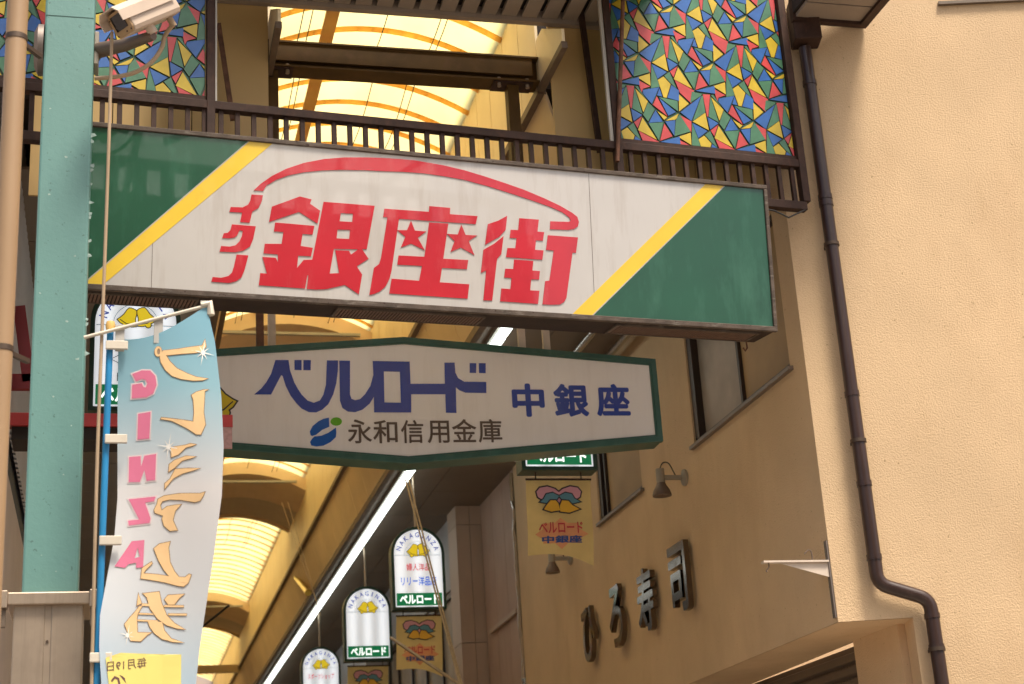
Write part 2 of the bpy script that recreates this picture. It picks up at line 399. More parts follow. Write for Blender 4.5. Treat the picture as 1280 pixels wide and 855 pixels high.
# ------------------------------------------------------------------ corner building (right)
bld = thing('corner_building', 'cream stucco corner building with rough walls at the right of the arcade entrance', 'building', (XW + 3, YC + 3, 0))
notch = FACE.uv(1141, 772)                     # overhang corner on the street front
NZ = notch[1]; NU = notch[0]
mk('wall', MB().prism(FACE, [(0, NZ), (NU, NZ), (NU, 0), (9, 0), (9, 11.5), (0, 11.5)], -.22, 0, back=True), M['stucco'], bld)
def side_rect(q0, q1):
    a = SIDE.uv(*q0); b = SIDE.uv(*q1); return a, b
wa0 = SIDE.uv(868, 557); wa1 = SIDE.uv(988, 462)
wb0 = SIDE.uv(750, 655); wb1 = SIDE.uv(803, 610)
YEW = SIDE.uv(648, 700)[0]                     # far end of the orange side wall (u, negative)
winA = (wa0[0], wa1[0], wa0[1], wa0[1] + 1.15)
winB = (wb0[0], wb1[0], (wb0[1] + wb1[1]) / 2, (wb0[1] + wb1[1]) / 2 + 1.0)
def rect(a): return [(a[0], a[2]), (a[1], a[2]), (a[1], a[3]), (a[0], a[3])]
mk('wall', MB().prism(SIDE, [(YEW, NZ), (-.002, NZ), (-.002, 11.5), (YEW, 11.5)], -.2, 0, holes=[rect(winA), rect(winB)], back=True), M['stucco'], bld)
XR = FACE.p(NU, 0).x; YR = FACE.p(NU, 0).y
mk('soffit', MB().add([FACE.p(0, NZ - .003, 0), FACE.p(NU, NZ - .003, 0), (XR + .3, YC - YEW, NZ - .003), (XW, YC - YEW, NZ - .003)], [(0, 1, 2, 3)]), M['stucco'], bld)
shY = hx(1068, 815, XR).y
mk('wall', MB().box(XR, XR + .2, YR + .22, shY, 0, NZ), M['stucco'], bld)
mk('wall', MB().box(XW + .1, XR + 8, YC - YEW - .2, YC - YEW - .004, 0, 11.4), M['stucco'], bld)
sh = mk('shutter', MB().box(XR + .10, XR + .14, shY + .01, shY + 4.6, 0, NZ - .01), M['shutter'], bld)
for i in range(16):                            # slats of the roller shutter
    z = NZ - .12 - i * .085
    s_ = MB().add([(XR + .10, shY + .02, z), (XR + .07, shY + .02, z + .012), (XR + .07, shY + .02, z + .062), (XR + .10, shY + .02, z + .074),
                   (XR + .10, shY + 4.6, z), (XR + .07, shY + 4.6, z + .012), (XR + .07, shY + 4.6, z + .062), (XR + .10, shY + 4.6, z + .074)],
                  [(0, 1, 5, 4), (1, 2, 6, 5), (2, 3, 7, 6), (0, 3, 2, 1), (4, 5, 6, 7)])
    mk('slat', s_, M['shutter'], sh)
# string course high on the street front
tu0 = FACE.uv(1172, 6)
mk('string_course', MB().fbox(FACE, tu0[0], 9, tu0[1] - .012, tu0[1] + .012, .001, .03), M['shutter'], bld)
mk('string_course', MB().fbox(FACE, NU + .05, NU + .075, NZ - 1.6, NZ - .46, .001, .012), M['sill'], bld)
cu = SIDE.uv(1036, 702)
mk('corner_bead', MB().fbox(SIDE, -.042, -.006, NZ + .03, NZ + .52, .001, .012), M['sill'], bld)
def window(w, glass, far_glass, mull):
    u0, u1, v0, v1 = w; t = .045
    f = MB()
    f.fbox(SIDE, u0, u1, v0, v0 + t, -.12, -.02); f.fbox(SIDE, u0, u1, v1 - t, v1, -.12, -.02)
    f.fbox(SIDE, u0, u0 + t * 2.0, v0 + t, v1 - t, -.12, -.015); f.fbox(SIDE, u1 - t, u1, v0 + t, v1 - t, -.12, -.02)
    fo = mk('window', f, M['winframe'], bld, bev=.003)
    um = u0 + (u1 - u0) * mull
    mk('mullion', MB().fbox(SIDE, um - .018, um + .018, v0 + t, v1 - t, -.105, -.035), M['winframe'], fo)
    mk('pane', MB().fbox(SIDE, u0 + 2 * t, um - .018, v0 + t, v1 - t, -.08, -.074), far_glass, fo)
    mk('pane', MB().fbox(SIDE, um + .018, u1 - t, v0 + t, v1 - t, -.07, -.064), glass, fo)
    mk('sill', MB().fbox(SIDE, u0 - .03, u1 + .05, v0 - .03, v0 - .002, -.1, .035), M['sill'], fo, bev=.003)
window(winA, M['glass'], M['glass2'], .5)
window(winB, M['glass'], M['glass2'], .12)

# downpipe with hopper on the street front
dp = thing('downpipe', 'dark brown rain downpipe with hopper head bending across the cream front wall', 'pipe', FACE.p(.2, 2, .08))
def fp(x, y, w=.075): u, v = Fr(FACE.p(0, 0, w), FACE.x, FACE.y).uv(x, y); return FACE.p(u, v, w)
b0 = FACE.uv(1077, 727); b1 = FACE.uv(1163, 750)
def arc(a, b, c, r, n=5):
    a, b, c = V(a), V(b), V(c); d1 = (a - b).normalized(); d2 = (c - b).normalized(); p0 = b + d1 * r; p1 = b + d2 * r
    return [p0.lerp(b, t).lerp(b.lerp(p1, t), t) for t in [i / n for i in range(n + 1)]]
Pt, Pa, Pb, Pe = fp(1006, 60), fp(1078, 731), fp(1162, 749), fp(1179, 855)
Pa2 = V((Pt.x + .0, Pt.y, Pa.z)); Pa2 = FACE.p((Pt - FACE.o).dot(FACE.x), Pa.z, .075)
Pb2 = FACE.p((Pb - FACE.o).dot(FACE.x), Pb.z, .075); Pe2 = FACE.p((Pb - FACE.o).dot(FACE.x), .4, .075)
mk('pipe', MB().tube([Pt] + arc(Pt, Pa2, Pb2, .07) + arc(Pa2, Pb2, Pe2, .07) + [Pe2], .044, 20), M['pipebrown'], dp)
for zz in (7.0 - .18, 5.95, 5.9, 4.55, 3.95, Pa2.z + .15):
    mk('collar', MB().tube([V((Pt.x, Pt.y, zz)), V((Pt.x, Pt.y, zz + .035))], .049, 20), M['pipebrown'], dp)
for zz in (Pb2.z - .12, 2.9):
    mk('collar', MB().tube([V((Pb2.x, Pb2.y, zz)), V((Pb2.x, Pb2.y, zz + .03))], .049, 20), M['pipebrown'], dp)
for zz, q in ((5.62, Pt), (4.25, Pt), (2.9, Pb2)):
    mk('clip', MB().bar(V((q.x, q.y, zz)), V((q.x, q.y, zz)) - FACE.z * .08 + V((-.03, 0, 0)), .02, .02).tube([V((q.x, q.y, zz - .012)), V((q.x, q.y, zz + .012))], .052, 20), M['band'], dp)
h0 = FACE.uv(988, 30); h1 = FACE.uv(1019, 62)
mk('hopper', MB().fbox(FACE, h0[0] - .02, h1[0] + .02, h1[1], h0[1] + .12, .005, .17), M['brown'], dp, bev=.008)

# canopy end to the right of the gate (two boards and an edge)
ce = thing('eave_end', 'grey brown boarded eave end above the downpipe hopper', 'eave', (4.8, 8.8, 7.3))
mk('board', MB().box(4.56, 5.05, 8.815, 9.0, 7.305, 7.33), M['slat'], ce)
mk('board', MB().box(4.56, 5.05, 8.2, 8.80, 7.305, 7.33), M['slat'], ce)
mk('fascia', MB().box(4.54, 5.11, 9.0, 9.05, 7.28, 7.46), M['brown'], ce)
mk('fascia', MB().box(5.05, 5.11, 8.15, 9.0, 7.28, 7.46), M['brown'], ce)
mk('backing', MB().box(4.54, 5.05, 8.15, 9.0, 7.335, 7.45), M['groove'], ce)

# ------------------------------------------------------------------ arcade interior
arc_ = thing('arcade_roof', 'arched yellow skylight roof of the shopping arcade with cream coves and brown soffits', 'roof', (CX, 10, VZ))
def vz(x): t = (x - CX) / ((VX1 - VX0) / 2); return VZ + VRISE * (1 - t * t)
PITCH = .40; Y0 = 9.62
NP = 16
xs = [VX0 + (VX1 - VX0) * i / NP for i in range(NP + 1)]
def strip(y0, y1, th=.012, drop=0, wav=0):
    b = MB(); b.sm = True
    for j in range(5):
        y = y0 + (y1 - y0) * j / 4
        for x in xs: b.v.append(V((x, y, vz(x) - drop + wav * math.sin(math.pi * j / 4))))
    n = NP + 1
    for j in range(4):
        for i in range(NP): b.f.append((j * n + i, j * n + i + 1, (j + 1) * n + i + 1, (j + 1) * n + i))
    return b
arches = [(16.9, 18.6), (23.4, 25.9), (33.6, 36.4)]
first = mk('skylight_panel', strip(Y0 + .004, Y0 + PITCH - .004, wav=.02), M['skypanel'], arc_, fix=False)
rib = MB()  # thin strips imitating the shadows of purlins lying outside on the sheet
for i in range(NP):
    a, b = xs[i], xs[i + 1]
    rib.hexa([(a, Y0 - .036, vz(a) - .010), (b, Y0 - .036, vz(b) - .010), (b, Y0 + .036, vz(b) - .010), (a, Y0 + .036, vz(a) - .010),
              (a, Y0 - .036, vz(a) - .002), (b, Y0 - .036, vz(b) - .002), (b, Y0 + .036, vz(b) - .002), (a, Y0 + .036, vz(a) - .002)])
shade0 = mk('purlin_shadow', rib, M['purlin_shadow'], arc_)
k = 1
while Y0 + k * PITCH < YEND - .5:
    y = Y0 + k * PITCH
    clone(first, (0, k * PITCH, 0)); clone(shade0, (0, k * PITCH, 0)); k += 1
mk('cable_tray', MB().bar((1.52, Y0, vz(1.52) - .055), (1.52, YEND, vz(1.52) - .055), .10, .02), M['purlin_shadow2'], arc_)
for wx, sag in ((1.30, .07), (1.36, .05), (1.95, .08), (2.28, .09), (2.34, .06)):
    w = MB()
    for s_ in range(12):
        a = 9.7 + s_ * 1.6
        w.tube([V((wx + .03 * math.sin(3 * s_ + wx * 9), a + 1.6 * t / 6, vz(wx) - .06 - sag * math.sin(math.pi * t / 6))) for t in range(7)], .004, 5, cap=False)
    mk('wire', w, M['cable'], arc_)
for ya, yb in arches:                          # opaque arch bands under the vault
    f = MB(); u_ = MB(); D = .30; yd = ya + (yb - ya) * .45
    for i in range(NP):
        a, b = xs[i], xs[i + 1]
        za, zb = vz(a), vz(b)
        f.hexa([(a, ya, za - D + .08), (b, ya, zb - D + .08), (b, yd, zb - D), (a, yd, za - D), (a, ya, za - .04), (b, ya, zb - .04), (b, yd, zb - .04), (a, yd, za - .04)])
        u_.hexa([(a, yd + .001, za - D + .04), (b, yd + .001, zb - D + .04), (b, yb - .101, zb - D + .04), (a, yb - .101, za - D + .04), (a, yd + .001, za - .05), (b, yd + .001, zb - .05), (b, yb - .101, zb - .05), (a, yb - .101, za - .05)])
    mk('arch_face', f, M['archtan'], arc_); mk('arch_soffit', u_, M['archdark'], arc_)
    g = MB()
    for i in range(NP):
        a, b = xs[i], xs[i + 1]; za, zb = vz(a), vz(b)
        g.hexa([(a, yb - .1, za - D), (b, yb - .1, zb - D), (b, yb, zb - D), (a, yb, za - D), (a, yb - .1, za - .05), (b, yb - .1, zb - .05), (b, yb, zb - .05), (a, yb, za - .05)])
    mk('arch_face', g, M['archtan'], arc_)
    mk('arch_highlight', MB().bar((1.1, ya - .05, vz(1.1) - .17), (2.66, ya - .05, vz(2.66) - .17), .05, .03), M['housing'], arc_)  # unlit pale bar standing in for the bright highlight along the arch
mk('tie_beam', MB().box(VX0, VX1, 36.6, 36.75, 6.78, 6.95), M['cove'], arc_)
CP = .46                                       # cove panels
ZC = 6.88
for sgn, X in ((1, VX1), (-1, VX0)):
    def bx(x0, x1, y0, y1, z0, z1):
        a, b = X + sgn * x0, X + sgn * x1; return MB().box(min(a, b), max(a, b), y0, y1, z0, z1)
    p0 = mk('cove_panel', bx(0, .02, 9.5 + .005, 9.5 + CP - .005, ZC + .03, VZ + .02), M['cove'], arc_)
    t0 = mk('sloped_panel', MB().add([(X + sgn * .03, 9.505, ZC), (X + sgn * .03, 9.5 + 2 * CP - .006, ZC), (X + sgn * .20, 9.5 + 2 * CP - .006, ZS + .02), (X + sgn * .20, 9.505, ZS + .02),
                                     (X + sgn * .05, 9.505, ZC), (X + sgn * .05, 9.5 + 2 * CP - .006, ZC), (X + sgn * .22, 9.5 + 2 * CP - .006, ZS + .02), (X + sgn * .22, 9.505, ZS + .02)],
                                    [(0, 1, 2, 3), (7, 6, 5, 4), (0, 3, 7, 4), (1, 5, 6, 2), (0, 4, 5, 1), (3, 2, 6, 7)]), M['covelow'], arc_)
    s0 = mk('soffit_panel', bx(.22, .88, 9.805, 9.8 + 1.2 - .008, ZS, ZS + .02), M['soffit'], arc_)
    s1 = mk('soffit_panel', bx(.888, 1.62 if sgn > 0 else 1.6, 9.805, 9.8 + 1.2 - .008, ZS, ZS + .02), M['soffit'], arc_)
    cvf = Fr((X + sgn * .01, 0, 0), (0, 1, 0), (0, 0, 1))
    wedge = [(8.88, ZC + .028), (9.495, ZC + .028), (9.495, 7.262), (9.33, 7.262), (8.88, ZC + .12)]
    mk('cove_panel', MB().prism(cvf, wedge, -.01, .01, back=True), M['cove'], arc_)
    mk('trim', bx(-.006, .035, 8.88, 9.497, ZC - .02, ZC + .027), M['trim'], arc_)
    mk('soffit_panel', bx(.22, 1.2, 9.345, 9.797, ZS, ZS + .02), M['covelow'], arc_)
    for q_ in range(3): mk('side_infill', bx(.04 + q_ * .49, .04 + q_ * .49 + .484, 9.32, 9.34, ZS - .4, 7.30), M['gatepanel'], arc_)
    n = int((YEND - 9.5) / CP)
    for i in range(1, n):
        clone(p0, (0, i * CP, 0))
        if i % 2 == 0: clone(t0, (0, i * CP, 0))
    for i in range(1, 30):
        clone(s0, (0, i * 1.2, 0)); clone(s1, (0, i * 1.2, 0))
    mk('trim', bx(-.012, .05, 9.5, YEND, ZC - .03, ZC + .027), M['trim'], arc_)
    mk('trim', bx(.17, .23, 9.5, YEND, ZS - .06, ZS + .018), M['trim'], arc_)
    mk('cove_back', bx(.022, .03, 9.5, YEND, ZC + .03, VZ + .3), M['groove'], arc_)
    mk('roof_deck', bx(.24, 1.62, 9.5, YEND, ZS + .35, ZS + .45), M['groove'], arc_)
    mk('roof_deck', bx(.031, .24, 9.5, YEND, ZS + .65, ZS + 1.8), M['groove'], arc_)
# end of the arcade
struct(mk('wall', MB().box(XL - .3, XW + .3, YEND, YEND + .2, 0, 8.2), M['pinkwall']))

# fluorescent strips
def light_strip(x, label, y0=10.0):
    t = thing('light_strip', label, 'light strip', (x, y0, ZS - .05), 'fluorescent strips along the arcade')
    mk('housing', MB().box(x - .06, x + .06, y0, YEND - 2, ZS - .045, ZS - .002), M['housing'], t)
    d0 = mk('diffuser', MB().box(x - .034, x + .034, y0 + .02, y0 + 2.48, ZS - .10, ZS - .046), M['lamp'], t)
    for i in range(1, 13): clone(d0, (0, i * 2.5, 0))
light_strip(3.20, 'long white fluorescent strip running down the right side of the arcade ceiling')
light_strip(.32, 'white fluorescent strip on the left side of the arcade, behind the teal post and banner')
for x, lab in ((3.95, 'silver conduit pipe under the right soffit, nearer the light strip'), (4.27, 'silver conduit pipe along the top of the cream side wall')):
    tag(mk('conduit_pipe', MB().tube([V((x, 9.6, ZS - .10)), V((x, 16.4, ZS - .10))], .035, 12), M['foil']), lab, 'pipe', 'conduits under the soffit')

# shops on the right beyond the cream wall
sp = thing('neighbour_shop', 'pinkish brown panelled shopfront with a tall tan pillar next to the cream wall', 'building', (XW + 1, 20, 0))
YE = YC - YEW
ys = [YE + .05, YE + .62, YE + 1.2, YE + 1.78]
for i in range(3):
    mk('panel', MB().box(XW + .01, XW + .05, ys[i] + .006, ys[i + 1] - .006, 0, ZS), M['shoppanel'], sp)
mk('backing', MB().box(XW + .055, XW + .1, YE, 45, 0, ZS), M['groove'], sp)
yp = YE + 1.8; xp = hy(567, 600, yp).x
for i, (a, b) in enumerate(((0, .17), (.175, .34), (.345, .7))):
    for z0, z1 in ((0, 4.55), (4.556, 6.0), (6.006, ZS)):
        mk('pillar_panel', MB().box(xp + a, min(xp + b, XW), yp, yp + .5, z0, z1), M['shoppillar'], sp)
fl = MB()
prev = None
for i in range(30):
    z = 3.0 + i * .11; q = V((XW - .012 + random.uniform(-.008, .008), YE + .02 + random.uniform(-.02, .03), z))
    if prev is not None: fl.bar(prev, q, .05, .012)
    prev = q
mk('flashing', fl, M['foil'], sp)
mk('rail', MB().bar(hx(646, 763, XW - .02), hx(613, 790, XW - .02), .03, .05), M['shoppillar'], sp)
# wall, windows and pillars further in
xf = xp + .06
for i in range(12):
    y0 = yp + .52 + i * 2.2
    mk('panel', MB().box(xf, xf + .04, y0, y0 + 1.09, 5.35, ZS - .002), M['shopgrey'], sp)
    mk('panel', MB().box(xf, xf + .04, y0 + 1.1, y0 + 2.19, 5.35, ZS - .002), M['shopgrey'], sp)
    w = mk('window', MB().box(xf + .02, xf + .05, y0, y0 + 2.19, 5.27, 5.34).box(xf + .02, xf + .05, y0, y0 + .05, 3.6, 5.27).box(xf + .02, xf + .05, y0 + 1.07, y0 + 1.12, 3.6, 5.27), M['winframe'], sp)
    mk('pane', MB().box(xf + .06, xf + .065, y0 + .05, y0 + 2.19, 3.6, 5.27), M['glass2'], w)
    mk('panel', MB().box(xf, xf + .04, y0, y0 + 2.19, 0, 3.59), M['shoppanel'], sp)
for i, y0 in enumerate((24.6, 30.5, 36.5)):
    tag(mk('shop_pillar', MB().box(xf - .35, xf - .02, y0, y0 + .45, 0, ZS - .06), M['shopgrey']), ['pale grey shop pillar behind the blank lit arched sign', 'grey shop pillar halfway down the arcade, far right side', 'grey shop pillar deepest in the arcade'][i], 'pillar', 'shop pillars')

# left side of the arcade
lb = thing('left_building', 'pale corrugated and plastered shop building behind the teal post on the left', 'building', (XL - 1, 12, 0))
zb0 = hx(20, 640, XL).z; zb1 = hx(20, 588, XL).z
corr = MB()
nS = 60
for i in range(nS):
    y0 = 9.2 + i * .12
    corr.add([(XL, y0, zb1), (XL, y0 + .055, zb1), (XL + .018, y0 + .065, zb1), (XL + .018, y0 + .11, zb1), (XL, y0 + .12, zb1),
              (XL, y0, 9), (XL, y0 + .055, 9), (XL + .018, y0 + .065, 9), (XL + .018, y0 + .11, 9), (XL, y0 + .12, 9)],
             [(i_, i_ + 1, i_ + 6, i_ + 5) for i_ in range(4)])
stuff(mk('corrugated_siding', corr, M['siding'], lb))
mk('gap_band', MB().box(XL - .10, XL - .02, 9.2, 16.4, zb0, zb1), M['black'], lb)
mk('wall', MB().box(XL - .2, XL, 9.2, 16.4, 0, zb0), M['pinkwall'], lb)
mk('wall', MB().box(XL - 6, XL - .21, 9.4, 16.4, 0, 9), M['pinkwall'], lb)
mk('wall', MB().box(XL - .2, XL + .06, 16.4, 45, 0, ZS), M['pinkwall'], lb)
mk('corner_trim', MB().box(XL - .03, XL + .05, 9.0, 9.18, 3, 9), M['brown'], lb)

# ------------------------------------------------------------------ gate: railing, frame, stained panels, soffit, beam
gate = thing('entrance_gate', 'rusty brown steel railing and frame standing over the big entrance sign', 'gate', RAIL.p(0, -.1, 0))
ru = lambda x, y: RAIL.uv(x, y)
rz = lambda z: z - RZ
U0, U1 = -2.75, RAIL.uv(1003, 230)[0]
ZT = 6.21; ZB = 5.90
mk('top_rail', MB().fbox(RAIL, U0, U1, rz(ZT - .055), rz(ZT), -.03, .03), M['brown'], gate, bev=.004)
mk('bottom_rail', MB().fbox(RAIL, U0, U1, rz(ZB - .06), rz(ZB), -.03, .03), M['brown'], gate, bev=.004)
bal0 = mk('baluster', MB().fbox(RAIL, U0 + .05, U0 + .078, rz(ZB), rz(ZT - .055), -.014, .014), M['brown'], gate)
nb = int((U1 - U0 - .1) / .0985)
for i in range(1, nb + 1): clone(bal0, RAIL.x * (.0985 * i))
pL, pR, pE = ru(263, 60)[0], ru(760, 60)[0], ru(981, 60)[0]
ZTOP = 8.3
for nm, u, w in (('post', pL, .05), ('post', pR, .05), ('post', pE, .055), ('post', U0 + .03, .05)):
    mk(nm, MB().fbox(RAIL, u - w / 2, u + w / 2, rz(ZB + .003), rz(ZTOP), -.026, .034), M['brown'], gate, bev=.004)
mk('flashing', MB().fbox(RAIL, pR - .048, pR - .027, rz(ZT + .003), rz(ZTOP), .0, .02), M['palestrip'], gate)
mk('flashing', MB().fbox(RAIL, pL + .027, pL + .037, rz(ZT + .003), rz(ZTOP), .0, .02), M['palestrip'], gate)
def brace(q0, q1, w, y, m, nm='brace'): mk(nm, MB().bar(hy(*q0, y), hy(*q1, y), w, w), m, gate)
brace((273, 30), (291, 150), .03, 9.2, M['rust'])
brace((722, -15), (750, 190), .035, 9.2, M['brown'])
rr0 = RAIL.uv(776, -20); rr1 = RAIL.uv(768, 206)
mk('rod', MB().tube([RAIL.p(rr0[0], rr0[1], .05), RAIL.p(rr1[0], rr1[1], .05)], .014, 10), M['rust'], gate)
mk('upper_rail', MB().fbox(RAIL, U0, U1, rz(ZTOP), rz(ZTOP + .08), -.04, .04), M['brown'], gate)
mk('cable', MB().tube([RAIL.p(2.35, rz(ZB - .075), .02), RAIL.p(2.45, rz(ZB - .09), .03), RAIL.p(2.55, rz(ZB - .13), .03), RAIL.p(2.63, rz(ZB - .09), .03), RAIL.p(U1, rz(ZB - .05), .02)], .006, 8), M['cable'], gate)

TILE = {'B': ['-5,313 222,145 115,408', '122,425 288,515 187,588', '285,365 405,435 315,500 300,440', '335,650 415,710 418,825 292,790', '540,385 618,508 470,518', '575,258 755,410 675,448',
              '640,505 748,492 738,655', '590,715 795,662 805,748', '408,175 578,150 502,325 405,210', '580,155 612,250 555,235'],
        'R': ['237,127 318,133 295,366 280,360', '-5,345 115,410 112,528', '318,508 402,448 358,572', '368,597 578,712 548,850 425,735', '552,242 668,455 512,332', '632,525 722,660 590,706', '348,68 485,143 410,165 395,205'],
        'Y': ['125,412 265,320 302,508', '188,598 250,560 328,645 285,790 250,785', '328,158 462,295 415,410', '405,460 560,695 360,590', '778,222 888,325 785,405', '555,395 665,462 632,490', '645,497 782,424 764,472 745,490', '347,45 480,5 488,135'],
        'G': ['225,146 240,140 266,318 127,406', '790,428 908,612 740,660 752,492', '120,427 186,592 210,672 115,690', '320,145 410,427 298,364', '462,300 535,380 465,505 412,435', '255,552 315,512 390,690 330,640',
              '470,520 622,512 578,700', '120,97 232,125 222,143 100,218', '570,250 770,295 775,405', '325,140 352,132 400,210 455,285']}
GL = {'B': mat('blue_stained_pane', (.026, .115, .36), .35, var=.2, vs=8, coat=.1), 'R': mat('red_stained_pane', (.52, .055, .055), .35, var=.2, vs=8, coat=.1),
      'Y': mat('yellow_stained_pane', (.56, .40, .025), .35, var=.15, vs=8, coat=.1), 'G': mat('green_stained_pane', (.06, .18, .095), .35, var=.22, vs=8, coat=.1)}
GLd = M['groove']
ZP = lambda s: [RAIL.uv(*q) for q in zpts(s, 800, 30, 8.55)]
LA = V(RAIL.uv(800 + 1190 / 8.55, 30 + 497 / 8.55)) - V(RAIL.uv(800 + 400 / 8.55, 30 + 400 / 8.55))
LB = V(RAIL.uv(800 + 214 / 8.55, 30 + 662 / 8.55)) - V(RAIL.uv(800 + 586 / 8.55, 30 + 137 / 8.55))
def clip(poly, ax, val, keep_less):
    out = []
    for i in range(len(poly)):
        a, b = poly[i - 1], poly[i]
        ia = (a[ax] <= val) == keep_less; ib = (b[ax] <= val) == keep_less
        if ia != ib:
            t = (val - a[ax]) / (b[ax] - a[ax]); out.append((a[0] + t * (b[0] - a[0]), a[1] + t * (b[1] - a[1])))
        if ib: out.append(b)
    return out
def stained(u0, u1, v0, v1, ph, label):
    t = thing('stained_glass_panel', label, 'glass panel', RAIL.p((u0 + u1) / 2, v0, 0), 'stained glass panels of the gate')
    mk('backing', MB().fbox(RAIL, u0, u1, v0, v1, -.02, -.008), GL['G'], t)
    lead = MB(); n = 0
    for i in range(-7, 8):
        for j in range(-8, 9):
            d = LA * i + LB * j + ph
            for c, L_ in TILE.items():
                for s in L_:
                    p = [(x + d.x, y + d.y) for x, y in ZP(s)]
                    if max(q[0] for q in p) < u0 or min(q[0] for q in p) > u1 or max(q[1] for q in p) < v0 or min(q[1] for q in p) > v1: continue
                    for ax, val, less in ((0, u0 + .004, False), (0, u1 - .004, True), (1, v0 + .004, False), (1, v1 - .004, True)):
                        if len(p) > 2: p = clip(p, ax, val, less)
                    if len(p) < 3 or abs(area2(p)) < 2e-4: continue
                    big = offset(p, .0018); lead.prism(RAIL, big, -.006, -.0015)
                    mk('pane', MB().prism(RAIL, offset(p, -.0008), -.005, .0012 + random.random() * .001), GL[c], t); n += 1
    mk('lead', lead, GLd, t)
    return n
vb = rz(ZT + .035)
n1 = stained(pR + .03, pE - .032, vb, rz(7.62), V((0, 0)), 'stained glass panel of coloured triangles right of the gate opening')
phl = V(RAIL.uv(209, 46)) - V(RAIL.uv(800 + 237 / 8.55, 30 + 127 / 8.55))
n2 = stained(U0 + .06, pL - .03, vb, rz(7.15), phl, 'stained glass panel of coloured triangles left of the gate opening behind the camera')
print('stained panes', n1, n2)
for u0, u1 in ((pR + .03, pE - .03), (U0 + .06, pL - .03)):
    mk('panel_trim', MB().fbox(RAIL, u0, u1, rz(ZT + .003), vb - .002, -.012, .012), M['brown'], gate)

# boarded soffit behind the gate, dark slots between the boards
gs = thing('gate_soffit', 'grey brown slatted soffit above the gate opening', 'soffit', (CX, 9.1, 7.3))
xa, xb = .35, 3.5
mk('edge_strip', MB().box(xa, xb, 9.26, 9.31, 7.27, 7.36), M['slat'], gs)
mk('backing', MB().box(xa, xb, 8.2, 9.31, 7.365, 7.38), M['groove'], gs)
sw = hz(470, 12, 7.3).x - hz(443, 12, 7.3).x
s0 = mk('slat', MB().box(xa, xa + sw * .74, 8.2, 9.255, 7.3, 7.33), M['slat'], gs)
i = 1
while xa + (i + 1) * sw < xb: clone(s0, (i * sw, 0, 0)); i += 1
# inner steel beam on two stub posts
gb = thing('gate_beam', 'olive brown steel I beam on two stub posts behind the railing', 'beam', (CX, 9.5, 6))
yb_ = 9.46
ba, bb = hy(305, 48, yb_), hy(675, 93, yb_)
z1, z0 = hy(400, 53, yb_).z, hy(400, 85, yb_).z
mk('web', MB().box(ba.x, bb.x, yb_ + .07, yb_ + .085, z0 + .012, z1 - .012), M['beam'], gb)
mk('flange', MB().box(ba.x, bb.x, yb_, yb_ + .16, z1 - .012, z1), M['beam'], gb)
mk('flange', MB().box(ba.x, bb.x, yb_, yb_ + .16, z0, z0 + .012), M['beam'], gb)
mk('cladding', MB().box(ba.x, bb.x - .05, yb_ + .01, yb_ + .03, z0 + .05, z1 - .013), M['beam'], gb)
for q in ((341, 90), (643, 105)):
    x = hy(q[0], q[1], yb_).x
    mk('post', MB().box(x - .04, x + .04, yb_ + .04, yb_ + .12, 5.2, z0 - .014), M['beam'], gb)
    mk('plate', MB().box(x - .14, x + .14, yb_ + .01, yb_ + .15, z0 - .013, z0 - .001), M['brown'], gb)
    for dx in (-.10, .10):
        mk('bolt', MB().tube([V((x + dx, yb_ + .03, z0 - .04)), V((x + dx, yb_ + .03, z0 + .03))], .014, 8), M['steel'], gb)

# ------------------------------------------------------------------ big entrance sign
S = SIGN
sg = thing('entrance_sign', 'large entrance sign with red Japanese lettering, white face, green corners and yellow stripes', 'sign', S.p(0, -.5, -.15))
su0, su1, sv0, sv1 = -2.21, 2.252, -.505, .462
fw_ = .026
mk('casing', MB().fbox(S, su0, su1, sv0, sv1, -.30, -.012), M['darkframe'], sg, bev=.006)
def frame_piece(a, b, c, d): mk('frame', MB().fbox(S, a, b, c, d, -.02, .014), M['agedframe'], sg, bev=.004)
frame_piece(su0 - .004, su1 + .004, sv1 - .022, sv1 + .006); frame_piece(su0 - .004, su1 + .004, sv0 - .006, sv0 + fw_)
frame_piece(su1 - .02, su1 + .005, sv0 + fw_ + .001, sv1 - .023); frame_piece(su0 - .005, su0 + .02, sv0 + fw_ + .001, sv1 - .023)
mk('face', MB().fbox(S, su0 + .02, su1 - .02, sv0 + fw_, sv1 - .022, -.01, 0), M['signwhite'], sg)
mk('added_back_reflector', MB().fbox(S, su0 + .03, su1 - .03, sv0 + .03, sv1 - .03, -.306, -.302), M['hexwhite'], sg)  # unseen white panel, added to bounce light and reflection onto the hexagonal sign
fl_, fr_, fb_, ft_ = su0 + .021, su1 - .021, sv0 + fw_ + .001, sv1 - .023
def line_at(a, b, v): return a[0] + (b[0] - a[0]) * (v - a[1]) / (b[1] - a[1])
l0, l1 = S.uv(106, 354), S.uv(285, 200); l2, l3 = S.uv(131, 354), S.uv(316, 200)
r0, r1 = S.uv(715, 393), S.uv(884, 228); r2, r3 = S.uv(740, 394), S.uv(907, 230)
def film(nm, poly, w, m): return mk(nm, MB().prism(S, poly, 0, w), m, sg)
film('stripe', [(line_at(l0, l1, fb_), fb_), (line_at(l2, l3, fb_), fb_), (line_at(l2, l3, ft_), ft_), (line_at(l0, l1, ft_), ft_)], .0016, M['signyellow'])
film('stripe', [(line_at(r0, r1, fb_), fb_), (line_at(r2, r3, fb_), fb_), (line_at(r2, r3, ft_), ft_), (line_at(r0, r1, ft_), ft_)], .0016, M['signyellow'])
g_ = .009
film('corner_panel', [(fl_, fb_), (line_at(l0, l1, fb_) - g_, fb_), (line_at(l0, l1, ft_) - g_, ft_), (fl_, ft_)], .0016, M['signgreen'])
